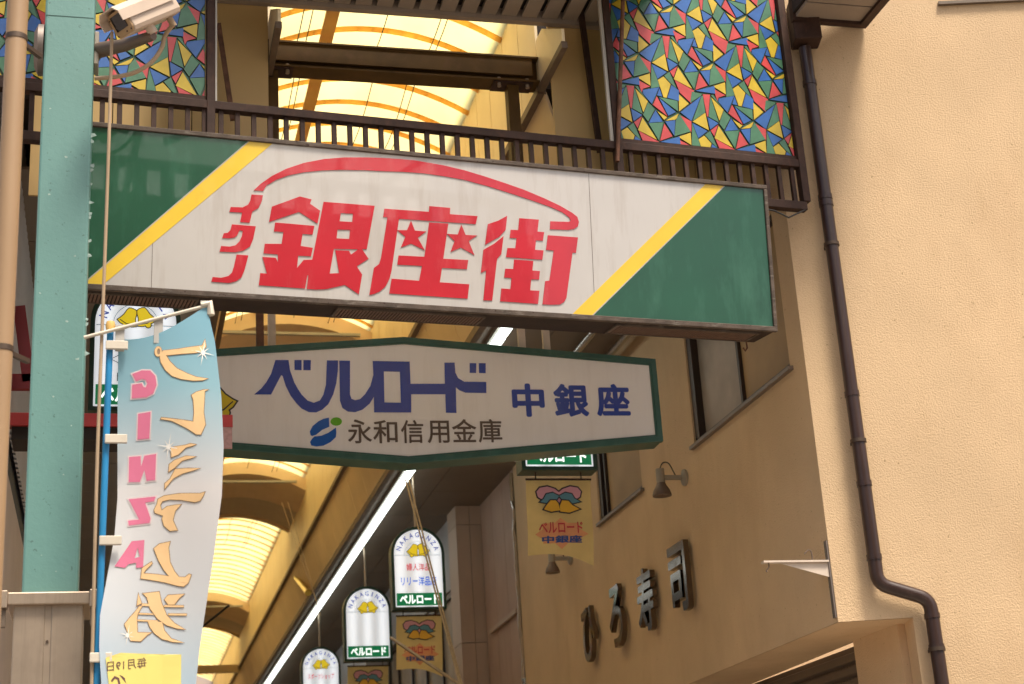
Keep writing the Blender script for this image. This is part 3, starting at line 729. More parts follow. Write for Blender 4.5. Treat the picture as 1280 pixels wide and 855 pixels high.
film('corner_panel', [(fr_, fb_), (line_at(r2, r3, fb_) + g_, fb_), (line_at(r2, r3, ft_) + g_, ft_), (fr_, ft_)], .0016, M['signgreen'])
film('edge_strip', [(line_at(l0, l1, fb_) - g_, fb_), (line_at(l0, l1, fb_), fb_), (line_at(l0, l1, ft_), ft_), (line_at(l0, l1, ft_) - g_, ft_)], .0022, M['palestrip'])
film('edge_strip', [(line_at(r2, r3, fb_), fb_), (line_at(r2, r3, fb_) + g_, fb_), (line_at(r2, r3, ft_) + g_, ft_), (line_at(r2, r3, ft_), ft_)], .0022, M['palestrip'])
SW = zpts('308,192 345,158 400,120 470,85 560,55 660,36 760,28 880,28 960,31', 240, 190, 3.997) + \
     zpts('80,36 150,42 300,68 400,92 500,122 600,155 700,190 800,232 880,270 940,305 965,325 973,350 968,372 950,385 920,390 828,387 830,347 920,350 932,345 925,328 890,302 830,275 740,243 640,210 520,172 400,140 300,122 200,108 100,100 0,97', 480, 190, 3.997) + \
     zpts('860,92 740,90 650,93 560,102 480,118 420,140 372,168 355,196', 240, 190, 3.997)
RED = [('swoosh', SW, [])]
for s, o, k, hs in [
    ('195,122 425,38 522,62 508,97 592,155 570,262 420,165 172,248', (310, 240), 6.575, []),
    ('222,252 545,280 530,352 448,345 432,445 532,460 517,530 412,525 402,625 455,560 527,558 620,82 1040,115 975,472 935,470 990,550 893,612 937,680 910,843 795,765 740,778 640,800 560,803 482,798 495,685 487,685 468,795 88,768 100,668 155,672 118,535 228,542 245,580 245,515 127,505 137,427 275,428 290,330 212,325', (310, 240), 6.575,
     ['762,175 862,180 855,248 752,242', '735,310 838,312 830,388 727,382', '705,468 905,472 845,516 830,485 716,480 748,668 670,672']),
    ('185,98 525,122 528,78 687,92 685,140 896,155 882,216 297,175 240,570 225,630 195,690 150,730 105,750 70,757 105,550 145,520 160,470 208,165 175,162', (450, 245), 6.106, []),
    ('388,188 418,265 505,272 440,320 493,415 390,365 310,395 345,312 283,262 358,262', (450, 245), 6.106, []),
    ('772,218 805,298 893,303 828,345 872,452 768,395 690,428 720,345 662,290 745,295', (450, 245), 6.106, []),
    ('527,203 673,212 635,480 825,490 815,560 625,550 608,660 833,675 820,785 222,745 240,632 450,648 472,535 283,525 293,455 490,465', (450, 245), 6.106, []),
    ('288,65 275,182 220,240 105,305 128,135 215,105', (590, 260), 6.577, []),
    ('258,232 240,380 205,420 165,762 92,760 115,515 72,535 92,345 180,295', (590, 260), 6.577, []),
    ('388,85 548,97 537,195 592,200 582,270 525,267 517,345 587,350 577,427 278,405 290,330 355,332 365,250 308,247 317,180 378,183', (590, 260), 6.577, []),
    ('345,425 503,437 495,515 557,520 550,590 485,588 477,678 553,682 542,790 230,768 240,662 315,668 323,577 262,572 272,500 338,503', (590, 260), 6.577, []),
    ('622,225 870,243 853,370 825,368 775,740 755,775 720,795 650,797 578,793 600,603 635,598 670,352 607,345', (590, 260), 6.577, []),
    ('362,112 450,118 440,165 415,215 368,243 348,328 275,322 290,250 193,245 203,208 295,210 335,190 352,160', (255, 225), 6.11, []),
    ('212,340 395,355 375,450 350,510 300,540 240,553 118,548 130,505 195,510 240,500 270,470 288,430 295,390 270,385 255,420 235,440 195,447 138,445 150,408 180,405 200,385', (255, 225), 6.11, []),
    ('248,570 338,578 310,685 285,745 245,775 190,788 55,778 65,742 130,748 185,735 213,708 228,660', (255, 225), 6.11, [])]:
    RED.append(('letter', zpts(s, o[0], o[1], k), [zpts(h, o[0], o[1], k) for h in hs]))
for nm, p, hs in RED:
    mk(nm, MB().prism(S, [S.uv(*q) for q in p], 0, .004, holes=[[S.uv(*q) for q in h] for h in hs]), M['signred'], sg)
for q_ in (190, 741):                        # joints between the acrylic sheets
    u_ = S.uv(q_, 330)[0]; mk('sheet_joint', MB().fbox(S, u_ - .0012, u_ + .0012, fb_, ft_ - (.0 if q_ > 700 else .55), .0002, .0012), M['greytext'], sg)
# louvred vents in the underside
UND = Fr(S.p(0, sv0 - .0005, -.15), S.x, S.z * -1)
BZ = Fr(S.p(0, sv0, 0), S.x, S.z)            # u along sign, v towards viewer
def vent(x0, x1):
    a = S.uv(x0, 400)[0]; b = S.uv(x1, 415)[0]
    def q(u0, u1, d0, d1, h0, h1):            # d measured back from the face
        return MB().fbox(S, u0, u1, sv0 - h1, sv0 - h0, -d1, -d0)
    f = q(a, b, .05, .065, 0, .012); f.fbox(S, a, b, sv0 - .012, sv0, -.255, -.24); f.fbox(S, a, a + .015, sv0 - .012, sv0, -.24, -.065); f.fbox(S, b - .015, b, sv0 - .012, sv0, -.24, -.065)
    vo = mk('vent', f, M['agedframe'], sg)
    mk('mesh', q(a + .016, b - .016, .066, .239, .001, .003), M['groove'], vo)
    n = int((b - a - .03) / .02); sl_ = MB()
    for i in range(n):
        u = a + .016 + (b - a - .032) * (i + .2) / n
        sl_.fbox(S, u, u + .011, sv0 - .009, sv0 - .004, -.239, -.066)
    stuff(mk('louvre', sl_, M['vent'], vo))
vent(90, 250); vent(425, 612); vent(775, 955)
mk('hook', MB().tube([S.p(su1 - .08, sv0 - .005, -.26), S.p(su1 - .075, sv0 - .05, -.26), S.p(su1 - .09, sv0 - .07, -.26), S.p(su1 - .105, sv0 - .05, -.26)], .006, 8), M['rust'], sg)

# ------------------------------------------------------------------ hexagonal sign
H = HEX
hs_ = thing('hexagonal_sign', 'long hexagonal white sign with dark green frame and blue lettering hung under the entrance sign', 'sign', H.p(0, -.4, -.1))
A_, B_, C_, D_ = H.uv(507, 421.5), H.uv(819, 449), H.uv(829, 552), H.uv(507, 580)
hw = (B_[0] + C_[0]) / 2; ht = B_[1]; hb = C_[1]
hexo = [(-hw, hb), (0, D_[1]), (hw, hb), (hw, ht), (0, A_[1]), (-hw, ht)]
hexi = offset(hexo, -.040)
mk('casing', MB().prism(H, offset(hexo, -.006), -.20, -.001, back=True), M['hexgreen'], hs_)
mk('frame', MB().prism(H, hexo, -.03, .012, holes=[hexi]), M['hexgreen'], hs_, bev=.005)
mk('inner_lip', MB().prism(H, offset(hexi, .001), -.001, .007, holes=[offset(hexi, -.011)]), M['hexgreen'], hs_)
mk('face', MB().prism(H, offset(hexi, .002), -.002, .0), M['hexwhite'], hs_)
def hl(nm, s, o, k, m, holes=()):
    mk(nm, MB().prism(H, [H.uv(*q) for q in zpts(s, o[0], o[1], k)], 0, .003, holes=[[H.uv(*q) for q in zpts(h, o[0], o[1], k)] for h in holes]), m, hs_)
Z5 = ((310, 440), 6.575)
hl('letter', '225,67 333,67 345,150 380,250 410,305 440,350 490,400 540,418 590,400 620,350 640,270 648,70 740,70 738,160 725,260 700,350 660,430 610,475 560,497 500,495 440,465 400,425 350,360 310,280 285,200 275,190 265,205 190,350 50,350 110,300 150,250 190,180', *Z5, M['blue'])
for s in ('382,67 440,67 440,150 382,148', '455,67 517,68 515,150 455,150', '1821,92 1876,93 1874,173 1821,172', '1896,93 1953,93 1953,175 1898,173'): hl('letter', s, *Z5, M['blue'])
hl('letter', '750,72 838,73 838,350 850,385 880,397 920,388 960,350 1005,280 1030,190 1024,75 1328,80 1336,262 1618,262 1614,88 1698,88 1704,170 1726,215 1776,245 1958,247 1958,338 1786,335 1736,315 1708,290 1713,502 1626,500 1621,348 1341,348 1341,498 1036,497 1034,370 1000,425 940,475 880,495 820,490 775,460 755,400', *Z5, M['blue'], ['1116,160 1248,163 1256,418 1121,415'])
hl('logo', '665,540 668,615 610,640 560,680 530,690 515,685 508,655 530,610 580,570 620,550', *Z5, M['logoblue'])
hl('logo', '722,622 726,660 722,700 680,740 620,770 560,777 520,768 510,740 525,715 545,695 600,690 660,665', *Z5, M['logoblue'])
hl('logo', ' '.join('%.1f,%.1f' % q for q in ell(725, 572, 47, 34, 28)), *Z5, M['logogreen'])
def htext(body, boxes, m, bold, grp='letter'):
    for ch, (x0, y0, x1, y1) in zip(body, boxes):
        a = H.uv(x0, (y0 + y1) / 2)[0]; b = H.uv(x1, (y0 + y1) / 2)[0]; c = H.uv((x0 + x1) / 2, y1)[1]; d = H.uv((x0 + x1) / 2, y0)[1]
        mk(grp, add_text(MB(), H, ch, a, b, c, d, .003, bold), m, hs_)
def zb(x0, y0, x1, y1, o=(460, 440), k=6.575): return (o[0] + x0 / k, o[1] + y0 / k, o[0] + x1 / k, o[1] + y1 / k)
htext('永和信用金庫', [zb(-166, 555, 30, 752), zb(42, 560, 242, 752), zb(270, 560, 456, 750), zb(488, 565, 668, 750), zb(690, 552, 892, 742), zb(905, 552, 1100, 745)], M['greytext'], .012)
htext('中銀座', [zb(400, 318, 562, 485, (540, 400), 4), zb(608, 320, 782, 485, (540, 400), 4), zb(820, 320, 988, 482, (540, 400), 4)], M['blue'], .035)
# bell print at the left end of the face
def bell(mb_ink, mb_fill, F, cx, cy, s, rot, w=.002, mirror=1):
    prof = [(-.08, .5), (-.2, .46), (-.26, .3), (-.3, .05), (-.42, -.22), (-.5, -.34), (-.3, -.44), (0, -.48), (.3, -.44), (.5, -.34), (.42, -.22), (.3, .05), (.26, .3), (.2, .46), (.08, .5)]
    c, sn = math.cos(R(rot)), math.sin(R(rot))
    P = [(cx + s * mirror * (x * c - y * sn), cy + s * (x * sn + y * c)) for x, y in prof]
    K = ell(*[(cx + s * mirror * (0 * c + .5 * sn)), (cy + s * (0 * sn - .5 * c))], s * .13, s * .13, 12)
    if mb_ink is not None: mb_ink.prism(F, offset(P, .05 * s), w, w + .0004); mb_ink.prism(F, offset(K, .05 * s), w, w + .0004)
    mb_fill.prism(F, K, w, w + .0008); mb_fill.prism(F, P, w, w + .0010)
    if mb_ink is not None:
        L_ = [(-.4, -.27), (0, -.36), (.4, -.27), (.4, -.31), (0, -.41), (-.4, -.31)]
        mb_ink.prism(F, [(cx + s * mirror * (x * c - y * sn), cy + s * (x * sn + y * c)) for x, y in L_], w, w + .0014)
ik, fi = MB(), MB()
bx_ = H.uv(272, 500); bell(ik, fi, H, bx_[0], bx_[1], .20, 30); bell(ik, fi, H, bx_[0] - .17, bx_[1] + .01, .20, -25)
mk('emblem_outline', ik, M['ink'], hs_); mk('emblem', fi, M['bellyellow'], hs_)
for x, yq, m in ((326, 415, M['rust']), (341, 415, M['steel']), (656, 425, M['bracket']), (687, 427, M['bracket'])):
    q = H.uv(x, yq); top = 6.6
    mk('hanger', MB().bar(H.p(q[0], ht + .02, -.1), H.p(q[0], top - H.o.z, -.1), .05, .03), m, hs_)

# ------------------------------------------------------------------ teal post
TY = 7.9
tp = thing('steel_post', 'teal painted steel post with stainless cladding at its foot, left of the sign', 'post', (-.285, TY + .13, 0))
tx0, tx1 = hy(42, 372, TY).x, hy(108, 372, TY).x
tx0, tx1 = -.415, -.155
ztc = hy(62, 744, TY).z
mk('shaft', MB().box(tx0, tx1, TY, TY + .26, 0, 9.2), M['teal'], tp, bev=.012)
mk('weld_seam', MB().box(tx0 + .005, tx1 - .005, TY - .0015, TY + .0, hy(90, 21, TY).z - .002, hy(90, 21, TY).z + .002), M['hexgreen'], tp)
ch = MB()
for y in (168, 176, 206, 211, 229, 252, 266, 271, 300, 318, 398, 404, 441):
    z = hy(112, y, TY).z; r_ = random.uniform(.006, .016)
    P = [(tx1 + .004 + r_ * math.cos(a) * random.uniform(.5, 1.6), z + r_ * math.sin(a) * random.uniform(.4, 1.1)) for a in [k * .9 for k in range(7)]]
    ch.prism(Fr((0, TY + .012, 0), (1, 0, 0), (0, 0, 1)), P, 0, .003)
for x, y in ((-.2, 5.86), (-.28, 5.42), (-.36, 5.2), (-.22, 4.86), (-.25, 4.5), (-.3, 4.1), (-.21, 3.95), (-.24, 3.7), (-.2, 3.45), (-.37, 5.7), (-.33, 3.3), (-.19, 4.3), (-.385, 4.65), (-.26, 3.22)):
    r_ = random.uniform(.003, .008)
    ch.prism(Fr((0, TY + .0005, 0), (1, 0, 0), (0, 0, 1)), [(x + r_ * math.cos(a) * random.uniform(.5, 1.6), y + r_ * math.sin(a) * random.uniform(.5, 1.4)) for a in [k * .9 for k in range(7)]], 0, .0012)
stuff(mk('peeling_paint', ch, M['tealchip'], tp))
cl0, cl1 = hy(12, 770, TY).x, hy(104, 770, TY).x
cl0 += .02
xm = hy(60, 790, TY).x
for a, b in ((cl0, xm - .014), (xm + .014, cl1)):
    mk('cladding', MB().box(a, b, TY - .06, TY + .32, 0, ztc - .05), M['steel'], tp, bev=.006)
mk('cladding_joint', MB().box(xm - .014, xm + .014, TY - .055, TY + .30, 0, ztc - .055), M['steel'], tp)
mk('collar', MB().box(cl0 - .03, cl1 + .03, TY - .09, TY + .35, ztc - .06, ztc), M['steel'], tp, bev=.006)
for x in (cl0 - .065, cl1 + .028):
    mk('collar_lug', MB().box(x, x + .037, TY - .10, TY - .03, ztc - .075, ztc + .008), M['steel'], tp, bev=.004)
    mk('lug_arm', MB().box(x + .005, x + .03, TY - .08, TY - .04, ztc - .16, ztc - .078), M['shutter'], tp)
mk('bolt', MB().tube([V((xm, TY - .062, ztc - .23)), V((xm, TY - .054, ztc - .23))], .007, 8), M['band'], tp)

# beige downpipe at the far left
PY = 6.6
lp = thing('beige_downpipe', 'beige plastic downpipe with dark bands at the far left edge', 'pipe', (-.46, PY, 0))
pxm = hy(17, 120, PY).x
mk('pipe', MB().tube([V((pxm, PY, .1)), V((pxm, PY, 8.5))], .046, 24), M['beigepvc'], lp)
for y in (48, 437):
    z = hy(14, y, PY).z
    mk('band', MB().tube([V((pxm, PY, z - .012)), V((pxm, PY, z + .012))], .049, 24).bar(V((pxm, PY, z)), V((pxm + .1, PY + .15, z)), .02, .02), M['band'], lp)

# ------------------------------------------------------------------ surveillance camera
cc = thing('surveillance_camera', 'beige surveillance camera with sunshield on a wall arm beside the teal post', 'camera', hy(170, 20, 7.7))
d_ = V((-.66, -.42, -.62)).normalized()
ctr = hy(151, 27, 7.55)
rgt = d_.cross(V((0, 0, 1))).normalized() * -1
CF = Fr(ctr, V((0, 0, 1)).cross(d_), d_.cross(V((0, 0, 1)).cross(d_)))   # z axis = d_ (towards the front)
prof = [(-.075, -.055), (-.062, -.078), (.062, -.078), (.075, -.055), (.075, .035), (.055, .06), (-.055, .06), (-.075, .035)]
mk('housing', MB().prism(CF, prof, -.36, 0, back=True), M['cctv'], cc, bev=.006)
hood = [(-.088, -.01), (-.088, .045), (-.055, .078), (.055, .078), (.088, .045), (.088, -.01), (.083, -.01), (.083, .042), (.052, .072), (-.052, .072), (-.083, .042), (-.083, -.01)]
mk('sunshield', MB().prism(CF, hood, -.34, .06, back=True), M['cctv'], cc)
mk('faceplate', MB().prism(CF, [(x * .95, y * .95) for x, y in prof], .0005, .012), M['cctvface'], cc, bev=.003)
mk('glass', MB().prism(CF, [(-.048, -.04), (.048, -.04), (.048, .042), (-.048, .042)], .0125, .016), M['lens'], cc)
for x, y in ((-.058, -.06), (.058, -.06), (.06, .03), (-.06, .03), (.02, -.06)):
    mk('screw', MB().lathe(Fr(CF.p(x, y, .012), CF.x, CF.z), [(.005, 0), (.005, .003), (0, .004)], 8), M['band'], cc)
arm_e = CF.p(0, -.12, -.16)
arm_s = V((tx1 + .0, TY + .08, hy(122, 55, TY).z))
mk('joint', MB().tube([CF.p(0, -.075, -.16), arm_e], .028, 12), M['cctv'], cc)
mk('arm', MB().tube([arm_s, arm_s.lerp(arm_e, .55) + V((0, 0, -.02)), arm_e + V((0, 0, -.012))], [.045, .034, .026], 14), M['lampshade'], cc)
mk('mount', MB().box(tx1 + .001, tx1 + .025, TY + .02, TY + .15, arm_s.z - .11, arm_s.z + .09), M['lampgrey'], cc, bev=.005)
mk('gland', MB().tube([CF.p(.02, -.078, -.30), CF.p(.02, -.13, -.30)], .018, 10), M['wire'], cc)
cp = [CF.p(.02, -.12, -.30)] + [hy(x, y, 7.75) for x, y in ((206, 45), (202, 60), (190, 77), (170, 90), (145, 96), (118, 98))]
def smooth(path, n=4):
    path = [V(p) for p in path]; out = []
    for i in range(len(path) - 1):
        p0, p1, p2, p3 = path[max(i - 1, 0)], path[i], path[i + 1], path[min(i + 2, len(path) - 1)]
        for k in range(n):
            t = k / n
            out.append(.5 * ((2 * p1) + (p2 - p0) * t + (2 * p0 - 5 * p1 + 4 * p2 - p3) * t * t + (3 * p1 - p0 - 3 * p2 + p3) * t ** 3))
    return out + [path[-1]]
mk('cable', MB().tube(smooth(cp), .012, 10), M['wire'], cc)
tag(mk('hanging_cord', MB().tube(smooth([hy(140, 40, 7.6), hy(136, 180, 7.6), hy(130, 350, 7.6), hy(122, 560, 7.6), hy(117, 750, 7.6), hy(114, 880, 7.6)]), .0085, 8), M['wire']), 'thin beige cord hanging from the surveillance camera down past the banner', 'cord')
tag(mk('left_bracket_disc', MB().lathe(Fr(V((tx0 - .002, TY + .1, 6.1)), V((0, 0, 1)), V((-1, 0, 0))), [(.14, 0), (.14, .03), (.10, .05), (0, .055)], 24), M['sill']), 'grey rounded box fixed to the left side of the teal post', 'junction box')
bpy.data.objects['left_bracket_disc'].name = 'junction_box'

# ------------------------------------------------------------------ banner on a blue pole
BY = 7.6
bn = thing('banner', 'pale blue vertical cloth banner with orange and pink lettering seen from behind', 'banner', hy(190, 855, BY))
def rip(x, z): return .035 * math.sin(5.5 * x + 2.2 * z) + .02 * math.sin(9 * x - 3.1 * z + 1)
BF = Fr((0, BY, 0), (1, 0, 0), (0, 0, 1))
def bfn(u, v, w): return V((u, BY + rip(u, v) - w, v))
LE = [(148, 424), (147, 500), (147, 560), (147, 620), (143, 670), (134, 720), (125, 770), (124, 810), (128, 880)]
RE = [(258, 384), (268, 430), (276, 500), (279, 560), (277, 620), (268, 690), (259, 750), (250, 810), (243, 880)]
nx, ny = 26, 64
def along(E, t):
    t *= len(E) - 1; i = min(int(t), len(E) - 2); f = t - i; return (E[i][0] + f * (E[i + 1][0] - E[i][0]), E[i][1] + f * (E[i + 1][1] - E[i][1]))
cm = MB(); cm.sm = True
for j in range(ny + 1):
    a, b = along(LE, j / ny), along(RE, j / ny)
    for i in range(nx + 1):
        s = i / nx
        sag = 14 * math.sin(math.pi * min(1, s * 1.0)) * (1 - s * .3) * max(0, 1 - j / 9)
        x, y = a[0] + s * (b[0] - a[0]), a[1] + s * (b[1] - a[1]) + sag
        q = hy(x, y, BY); cm.v.append(bfn(q.x, q.z, 0))
for j in range(ny):
    for i in range(nx): k = j * (nx + 1) + i; cm.f.append((k, k + 1, k + nx + 2, k + nx + 1))
mcl = translucent('banner_cloth', (.6, .62, .62), .35, var=.04, vs=5, rough=.85)
N, L = nodes(mcl)
g2 = N.new('ShaderNodeNewGeometry'); sx = N.new('ShaderNodeSeparateXYZ'); L.new(g2.outputs['Position'], sx.inputs[0])
mr = N.new('ShaderNodeMapRange'); mr.inputs['From Min'].default_value = hy(190, 860, BY).z; mr.inputs['From Max'].default_value = hy(190, 420, BY).z; L.new(sx.outputs['Z'], mr.inputs['Value'])
rp = N.new('ShaderNodeValToRGB'); L.new(mr.outputs[0], rp.inputs[0])
els = rp.color_ramp.elements; els[0].position = 0; els[0].color = (.50, .66, .78, 1); els[1].position = 1; els[1].color = (.26, .52, .64, 1)
for p_, c_ in ((.22, (.74, .79, .83, 1)), (.55, (.84, .83, .83, 1)), (.68, (.60, .71, .77, 1)), (.85, (.34, .60, .70, 1))):
    e = els.new(p_); e.color = c_
for nd in N:
    if nd.type == 'BSDF_PRINCIPLED': L.new(rp.outputs[0], nd.inputs['Base Color'])
    if nd.type == 'BSDF_TRANSLUCENT': L.new(rp.outputs[0], nd.inputs['Color'])
mk('cloth', cm, mcl, bn, fix=False)
M['bpink'] = mat('pink_banner_print', (.66, .17, .28), .8, var=.06); M['bpale'] = mat('pale_banner_outline', (.72, .60, .60), .8)
M['borange'] = mat('orange_banner_print', (.78, .52, .26), .8, var=.10, vs=5); M['boline'] = mat('brown_banner_outline', (.30, .20, .12), .8)
M['byellow'] = mat('yellow_banner_print', (.72, .61, .17), .8, var=.05); M['bbrown'] = mat('brown_banner_ink', (.12, .055, .05), .8); M['bwhite'] = mat('white_banner_print', (.78, .76, .70), .8)
def refine(mb):                                # subdivide long edges so print follows the cloth
    me = bpy.data.meshes.new('tmp'); me.from_pydata(mb.v, [], mb.f); bm = bmesh.new(); bm.from_mesh(me)
    for _ in range(2):
        es = [e for e in bm.edges if e.calc_length() > .05]
        if es: bmesh.ops.subdivide_edges(bm, edges=es, cuts=1); bmesh.ops.triangulate(bm, faces=[f for f in bm.faces if len(f.verts) > 3])
    mb.v = [V((v.co.x, 0, v.co.z)) for v in bm.verts]; ws = [v.co.y for v in bm.verts]; bm.verts.index_update()
    mb.v = [bfn(p.x, p.z, w) for p, w in zip(mb.v, ws)]; mb.f = [tuple(v.index for v in f.verts) for f in bm.faces]; bm.free(); bpy.data.meshes.remove(me); return mb
flat = lambda u, v, w: V((u, w, v))
def bp(nm, s, o, k, m, ol=None, olm=None, holes=()):
    P = [(hy(*q, BY).x, hy(*q, BY).z) for q in zpts(s, o[0], o[1], k)]
    HH = [[(hy(*q, BY).x, hy(*q, BY).z) for q in zpts(h, o[0], o[1], k)] for h in holes]
    ob = mk(nm, refine(MB().prism(BF, P, .004, .004, holes=HH, fn=flat)), m, bn, fix=False)
    if ol: mk('outline', refine(MB().prism(BF, offset(P, ol), .0025, .0025, fn=flat)), olm, ob, fix=False)
B1, B2, B3 = ((140, 400), 5.347), ((130, 540), 5.344), ((120, 690), 5.18)
for s, o in (('135,355 200,335 255,340 290,380 298,440 275,495 230,515 132,515 135,425 200,420 210,445 225,450 235,425 225,400 200,392 160,405', B1), ('175,620 258,615 250,792 170,792', B1),
             ('168,155 245,155 248,225 270,155 348,150 342,322 285,325 270,250 240,328 165,325', B2), ('165,440 345,432 335,462 275,470 312,575 305,605 165,618 162,585 235,580', B2)):
    bp('letter', s, *o, M['bpink'], .0065, M['bpale'])
bp('letter', '185,725 270,718 262,900 215,905 215,870 165,880 140,905 70,895', *B2, M['bpink'], holes=['225,770 240,830 205,840'])
for s, o in (('340,215 440,210 600,192 618,150 625,200 590,235 545,242 360,248 385,290 430,340 500,380 560,405 635,415 600,428 540,430 460,415 400,390 355,345 325,290 318,245', B1),
             ('640,488 615,500 608,640 620,720 590,785 560,785 500,745 400,690 325,670 330,660 430,680 540,700 545,640 540,560 528,525 560,505 610,490', B1),
             ('445,115 540,105 575,95 612,100 590,110 545,120 495,165 448,180', B2), ('435,225 470,200 545,175 612,180 575,192 520,205 470,250 430,275', B2), ('475,258 560,255 640,255 600,268 520,290 460,320 430,355 405,385 405,350 440,320', B2),
             ('360,450 400,430 500,418 640,418 672,408 660,435 640,465 605,475 520,460 440,455 390,465 375,490 385,525 420,500 470,492 515,488 475,530 460,590 490,655 440,660 400,625 388,580 395,560 340,540 335,520 355,480', B2),
             ('375,-25 410,-55 480,-70 470,-30 480,60 510,120 540,155 580,155 605,135 618,140 600,190 570,215 530,210 450,190 370,178 290,168 300,100 360,60 365,70 320,115 308,135 400,140 475,150 440,110 405,50', B3),
             ('305,265 410,250 425,320 460,400 510,450 580,490 530,485 460,465 400,425 350,360 330,290', B3), ('335,440 430,445 445,500 490,550 570,575 500,572 430,555 380,520 350,480', B3),
             ('445,300 470,270 575,262 540,290 510,330 470,332', B3), ('300,345 270,400 265,430 268,520 360,515 330,535 290,575 225,575 215,545 185,470 215,430 250,390 280,350', B3), ('275,265 295,330 265,345', B3)):
    bp('letter', s, *o, M['borange'], .0034, M['boline'])
for s in ('445,335 570,335 570,347 440,347', '470,388 590,388 590,400 470,400', '300,330 340,330 350,345 295,345', '280,392 370,392 375,400 275,402', '268,435 400,435 400,445 268,445'): bp('letter', s, *B3, M['borange'], .0018, M['boline'])
bp('letter', ' '.join('%.1f,%.1f' % q for q in ell(308, 218, 24, 34, 16)), *B1, M['borange'], .0022, M['boline'], holes=[' '.join('%.1f,%.1f' % q for q in ell(311, 218, 11, 20, 12))])
def spark(cx, cy, r, o, n=8):
    P = []
    for i in range(n * 2):
        a = math.pi * i / n + .2; q = r * (1 if i % 4 == 0 else .62 if i % 2 == 0 else .14); P.append('%.1f,%.1f' % (cx + q * math.cos(a) * .85, cy + q * math.sin(a)))
    bp('sparkle', ' '.join(P), *o, M['bwhite'])
spark(605, 240, 95, B1); spark(430, 110, 95, B2); spark(205, 540, 75, B3)
bp('yellow_square', '62,692 160,656 555,652 552,960 95,960', *B3, M['byellow'])
def btext(body, q00, q10, hgt, m):             # mirrored hand lettering, right to left from q00 to q10
    vs, fs = text2d(body, .02); xs_ = [p[0] for p in vs]; ys_ = [p[1] for p in vs]; x0, x1, y0, y1 = min(xs_), max(xs_), min(ys_), max(ys_)
    a = V((q00[0], q00[1])); b = V((q10[0], q10[1])); up = V((0, -hgt))
    w = MB(); out = []
    for x, y in vs:
        q = a.lerp(b, (x - x0) / (x1 - x0)) + up * ((y - y0) / (y1 - y0)); q = (120 + q.x / 5.18, 690 + q.y / 5.18); h_ = hy(*q, BY); out.append(V((h_.x, .0055, h_.z)))
    w.add(out, fs); mk('small_text', refine(w), m, bn, fix=False)
btext('毎月19日', (328, 742), (72, 782), 66, M['bbrown'])
bp('small_text', '280,795 290,795 283,870 268,870', *B3, M['bbrown'], .0); bp('small_text', '236,798 248,798 242,850 228,855', *B3, M['bbrown']); bp('small_text', '150,800 170,806 225,850 222,862 200,860', *B3, M['bbrown'])
bp('small_text', '95,840 120,808 150,820 160,870 146,870 138,832 122,826 104,850', *B3, M['bbrown'])
for x, y in ((146, 433), (145, 550), (138, 677), (126, 823)):
    a = hy(x - 14, y, BY); b = hy(x + 14, y - 1, BY)
    mk('loop', MB().fbox(BF, a.x, b.x, a.z - .022, a.z + .022, .012, .03), M['ivory'], bn, bev=.004)
for x, y in ((150, 420), (198, 410), (256, 390)):
    a = hy(x, y - 6, BY); mk('loop', MB().fbox(BF, a.x - .022, a.x + .022, a.z - .11, a.z + .03, .010, .014), translucent('ivory_loop_%d' % x, (.6, .58, .53), .3), bn, bev=.006)
pole = thing('banner_pole', 'bright blue banner pole with yellow tip beside the teal post', 'pole', hy(122, 855, BY + .01))
p0, p1 = hy(138, 412, BY + .01), hy(119, 900, BY + .01)
mk('shaft', MB().tube([p0, V((p0.x, p0.y, 0.05))] if False else [p0, p1, p1 + (p1 - p0) * 1.4], .0165, 14), M['bluepole'], pole)
mk('tip', MB().lathe(Fr(p0, (1, 0, 0), (0, 0, 1)), [(.02, -.005), (.024, .02), (.02, .04), (0, .048)], 14), mat('yellow_cap', (.75, .48, .15), .4), pole)
c0, c1 = hy(105, 422, BY - .02), hy(259, 382, BY - .02)
mk('crossbar', MB().tube([c0, c1], .009, 10), M['ivory'], pole)
mk('crossbar_end', MB().tube([c1 + V((-.03, 0, .0)), c1 + V((.012, 0, .01)), c1 + V((.018, 0, -.05))], [.016, .022, .02], 10), M['ivory'], pole)

# red steel frame behind the banner
rb = thing('red_beam', 'red painted steel beam behind the banner ending in a faded pink label', 'beam', hy(200, 520, 9.6))
y_ = 9.6; a, b = hy(60, 505, y_), hy(291, 533, y_); zr = hy(285, 524, y_).z
mk('beam', MB().box(-.62, b.x, y_, y_ + .09, zr - .05, zr + .03), M['redsteel'], rb, bev=.004)
mk('label', MB().box(b.x - .10, b.x - .004, y_ - .002, y_ + .02, hy(285, 560, y_).z, zr - .052), M['pinklabel'], rb)
mk('underframe', MB().box(-.6, b.x - .3, y_ + .02, y_ + .3, zr - .13, zr - .055), M['groove'], rb)
rf = thing('red_frame', 'dark red slanted steel frame between the beige pipe and the teal post', 'frame', hy(25, 480, 9.3))
yy = 9.3
mk('upright', MB().bar(hy(24, 384, yy), hy(36, 478, yy), .07, .05, (0, 1, 0)), M['redsteel2'], rf)
mk('crossbar', MB().bar(hy(-20, 478, yy), hy(60, 478, yy), .05, .09), M['redsteel2'], rf)

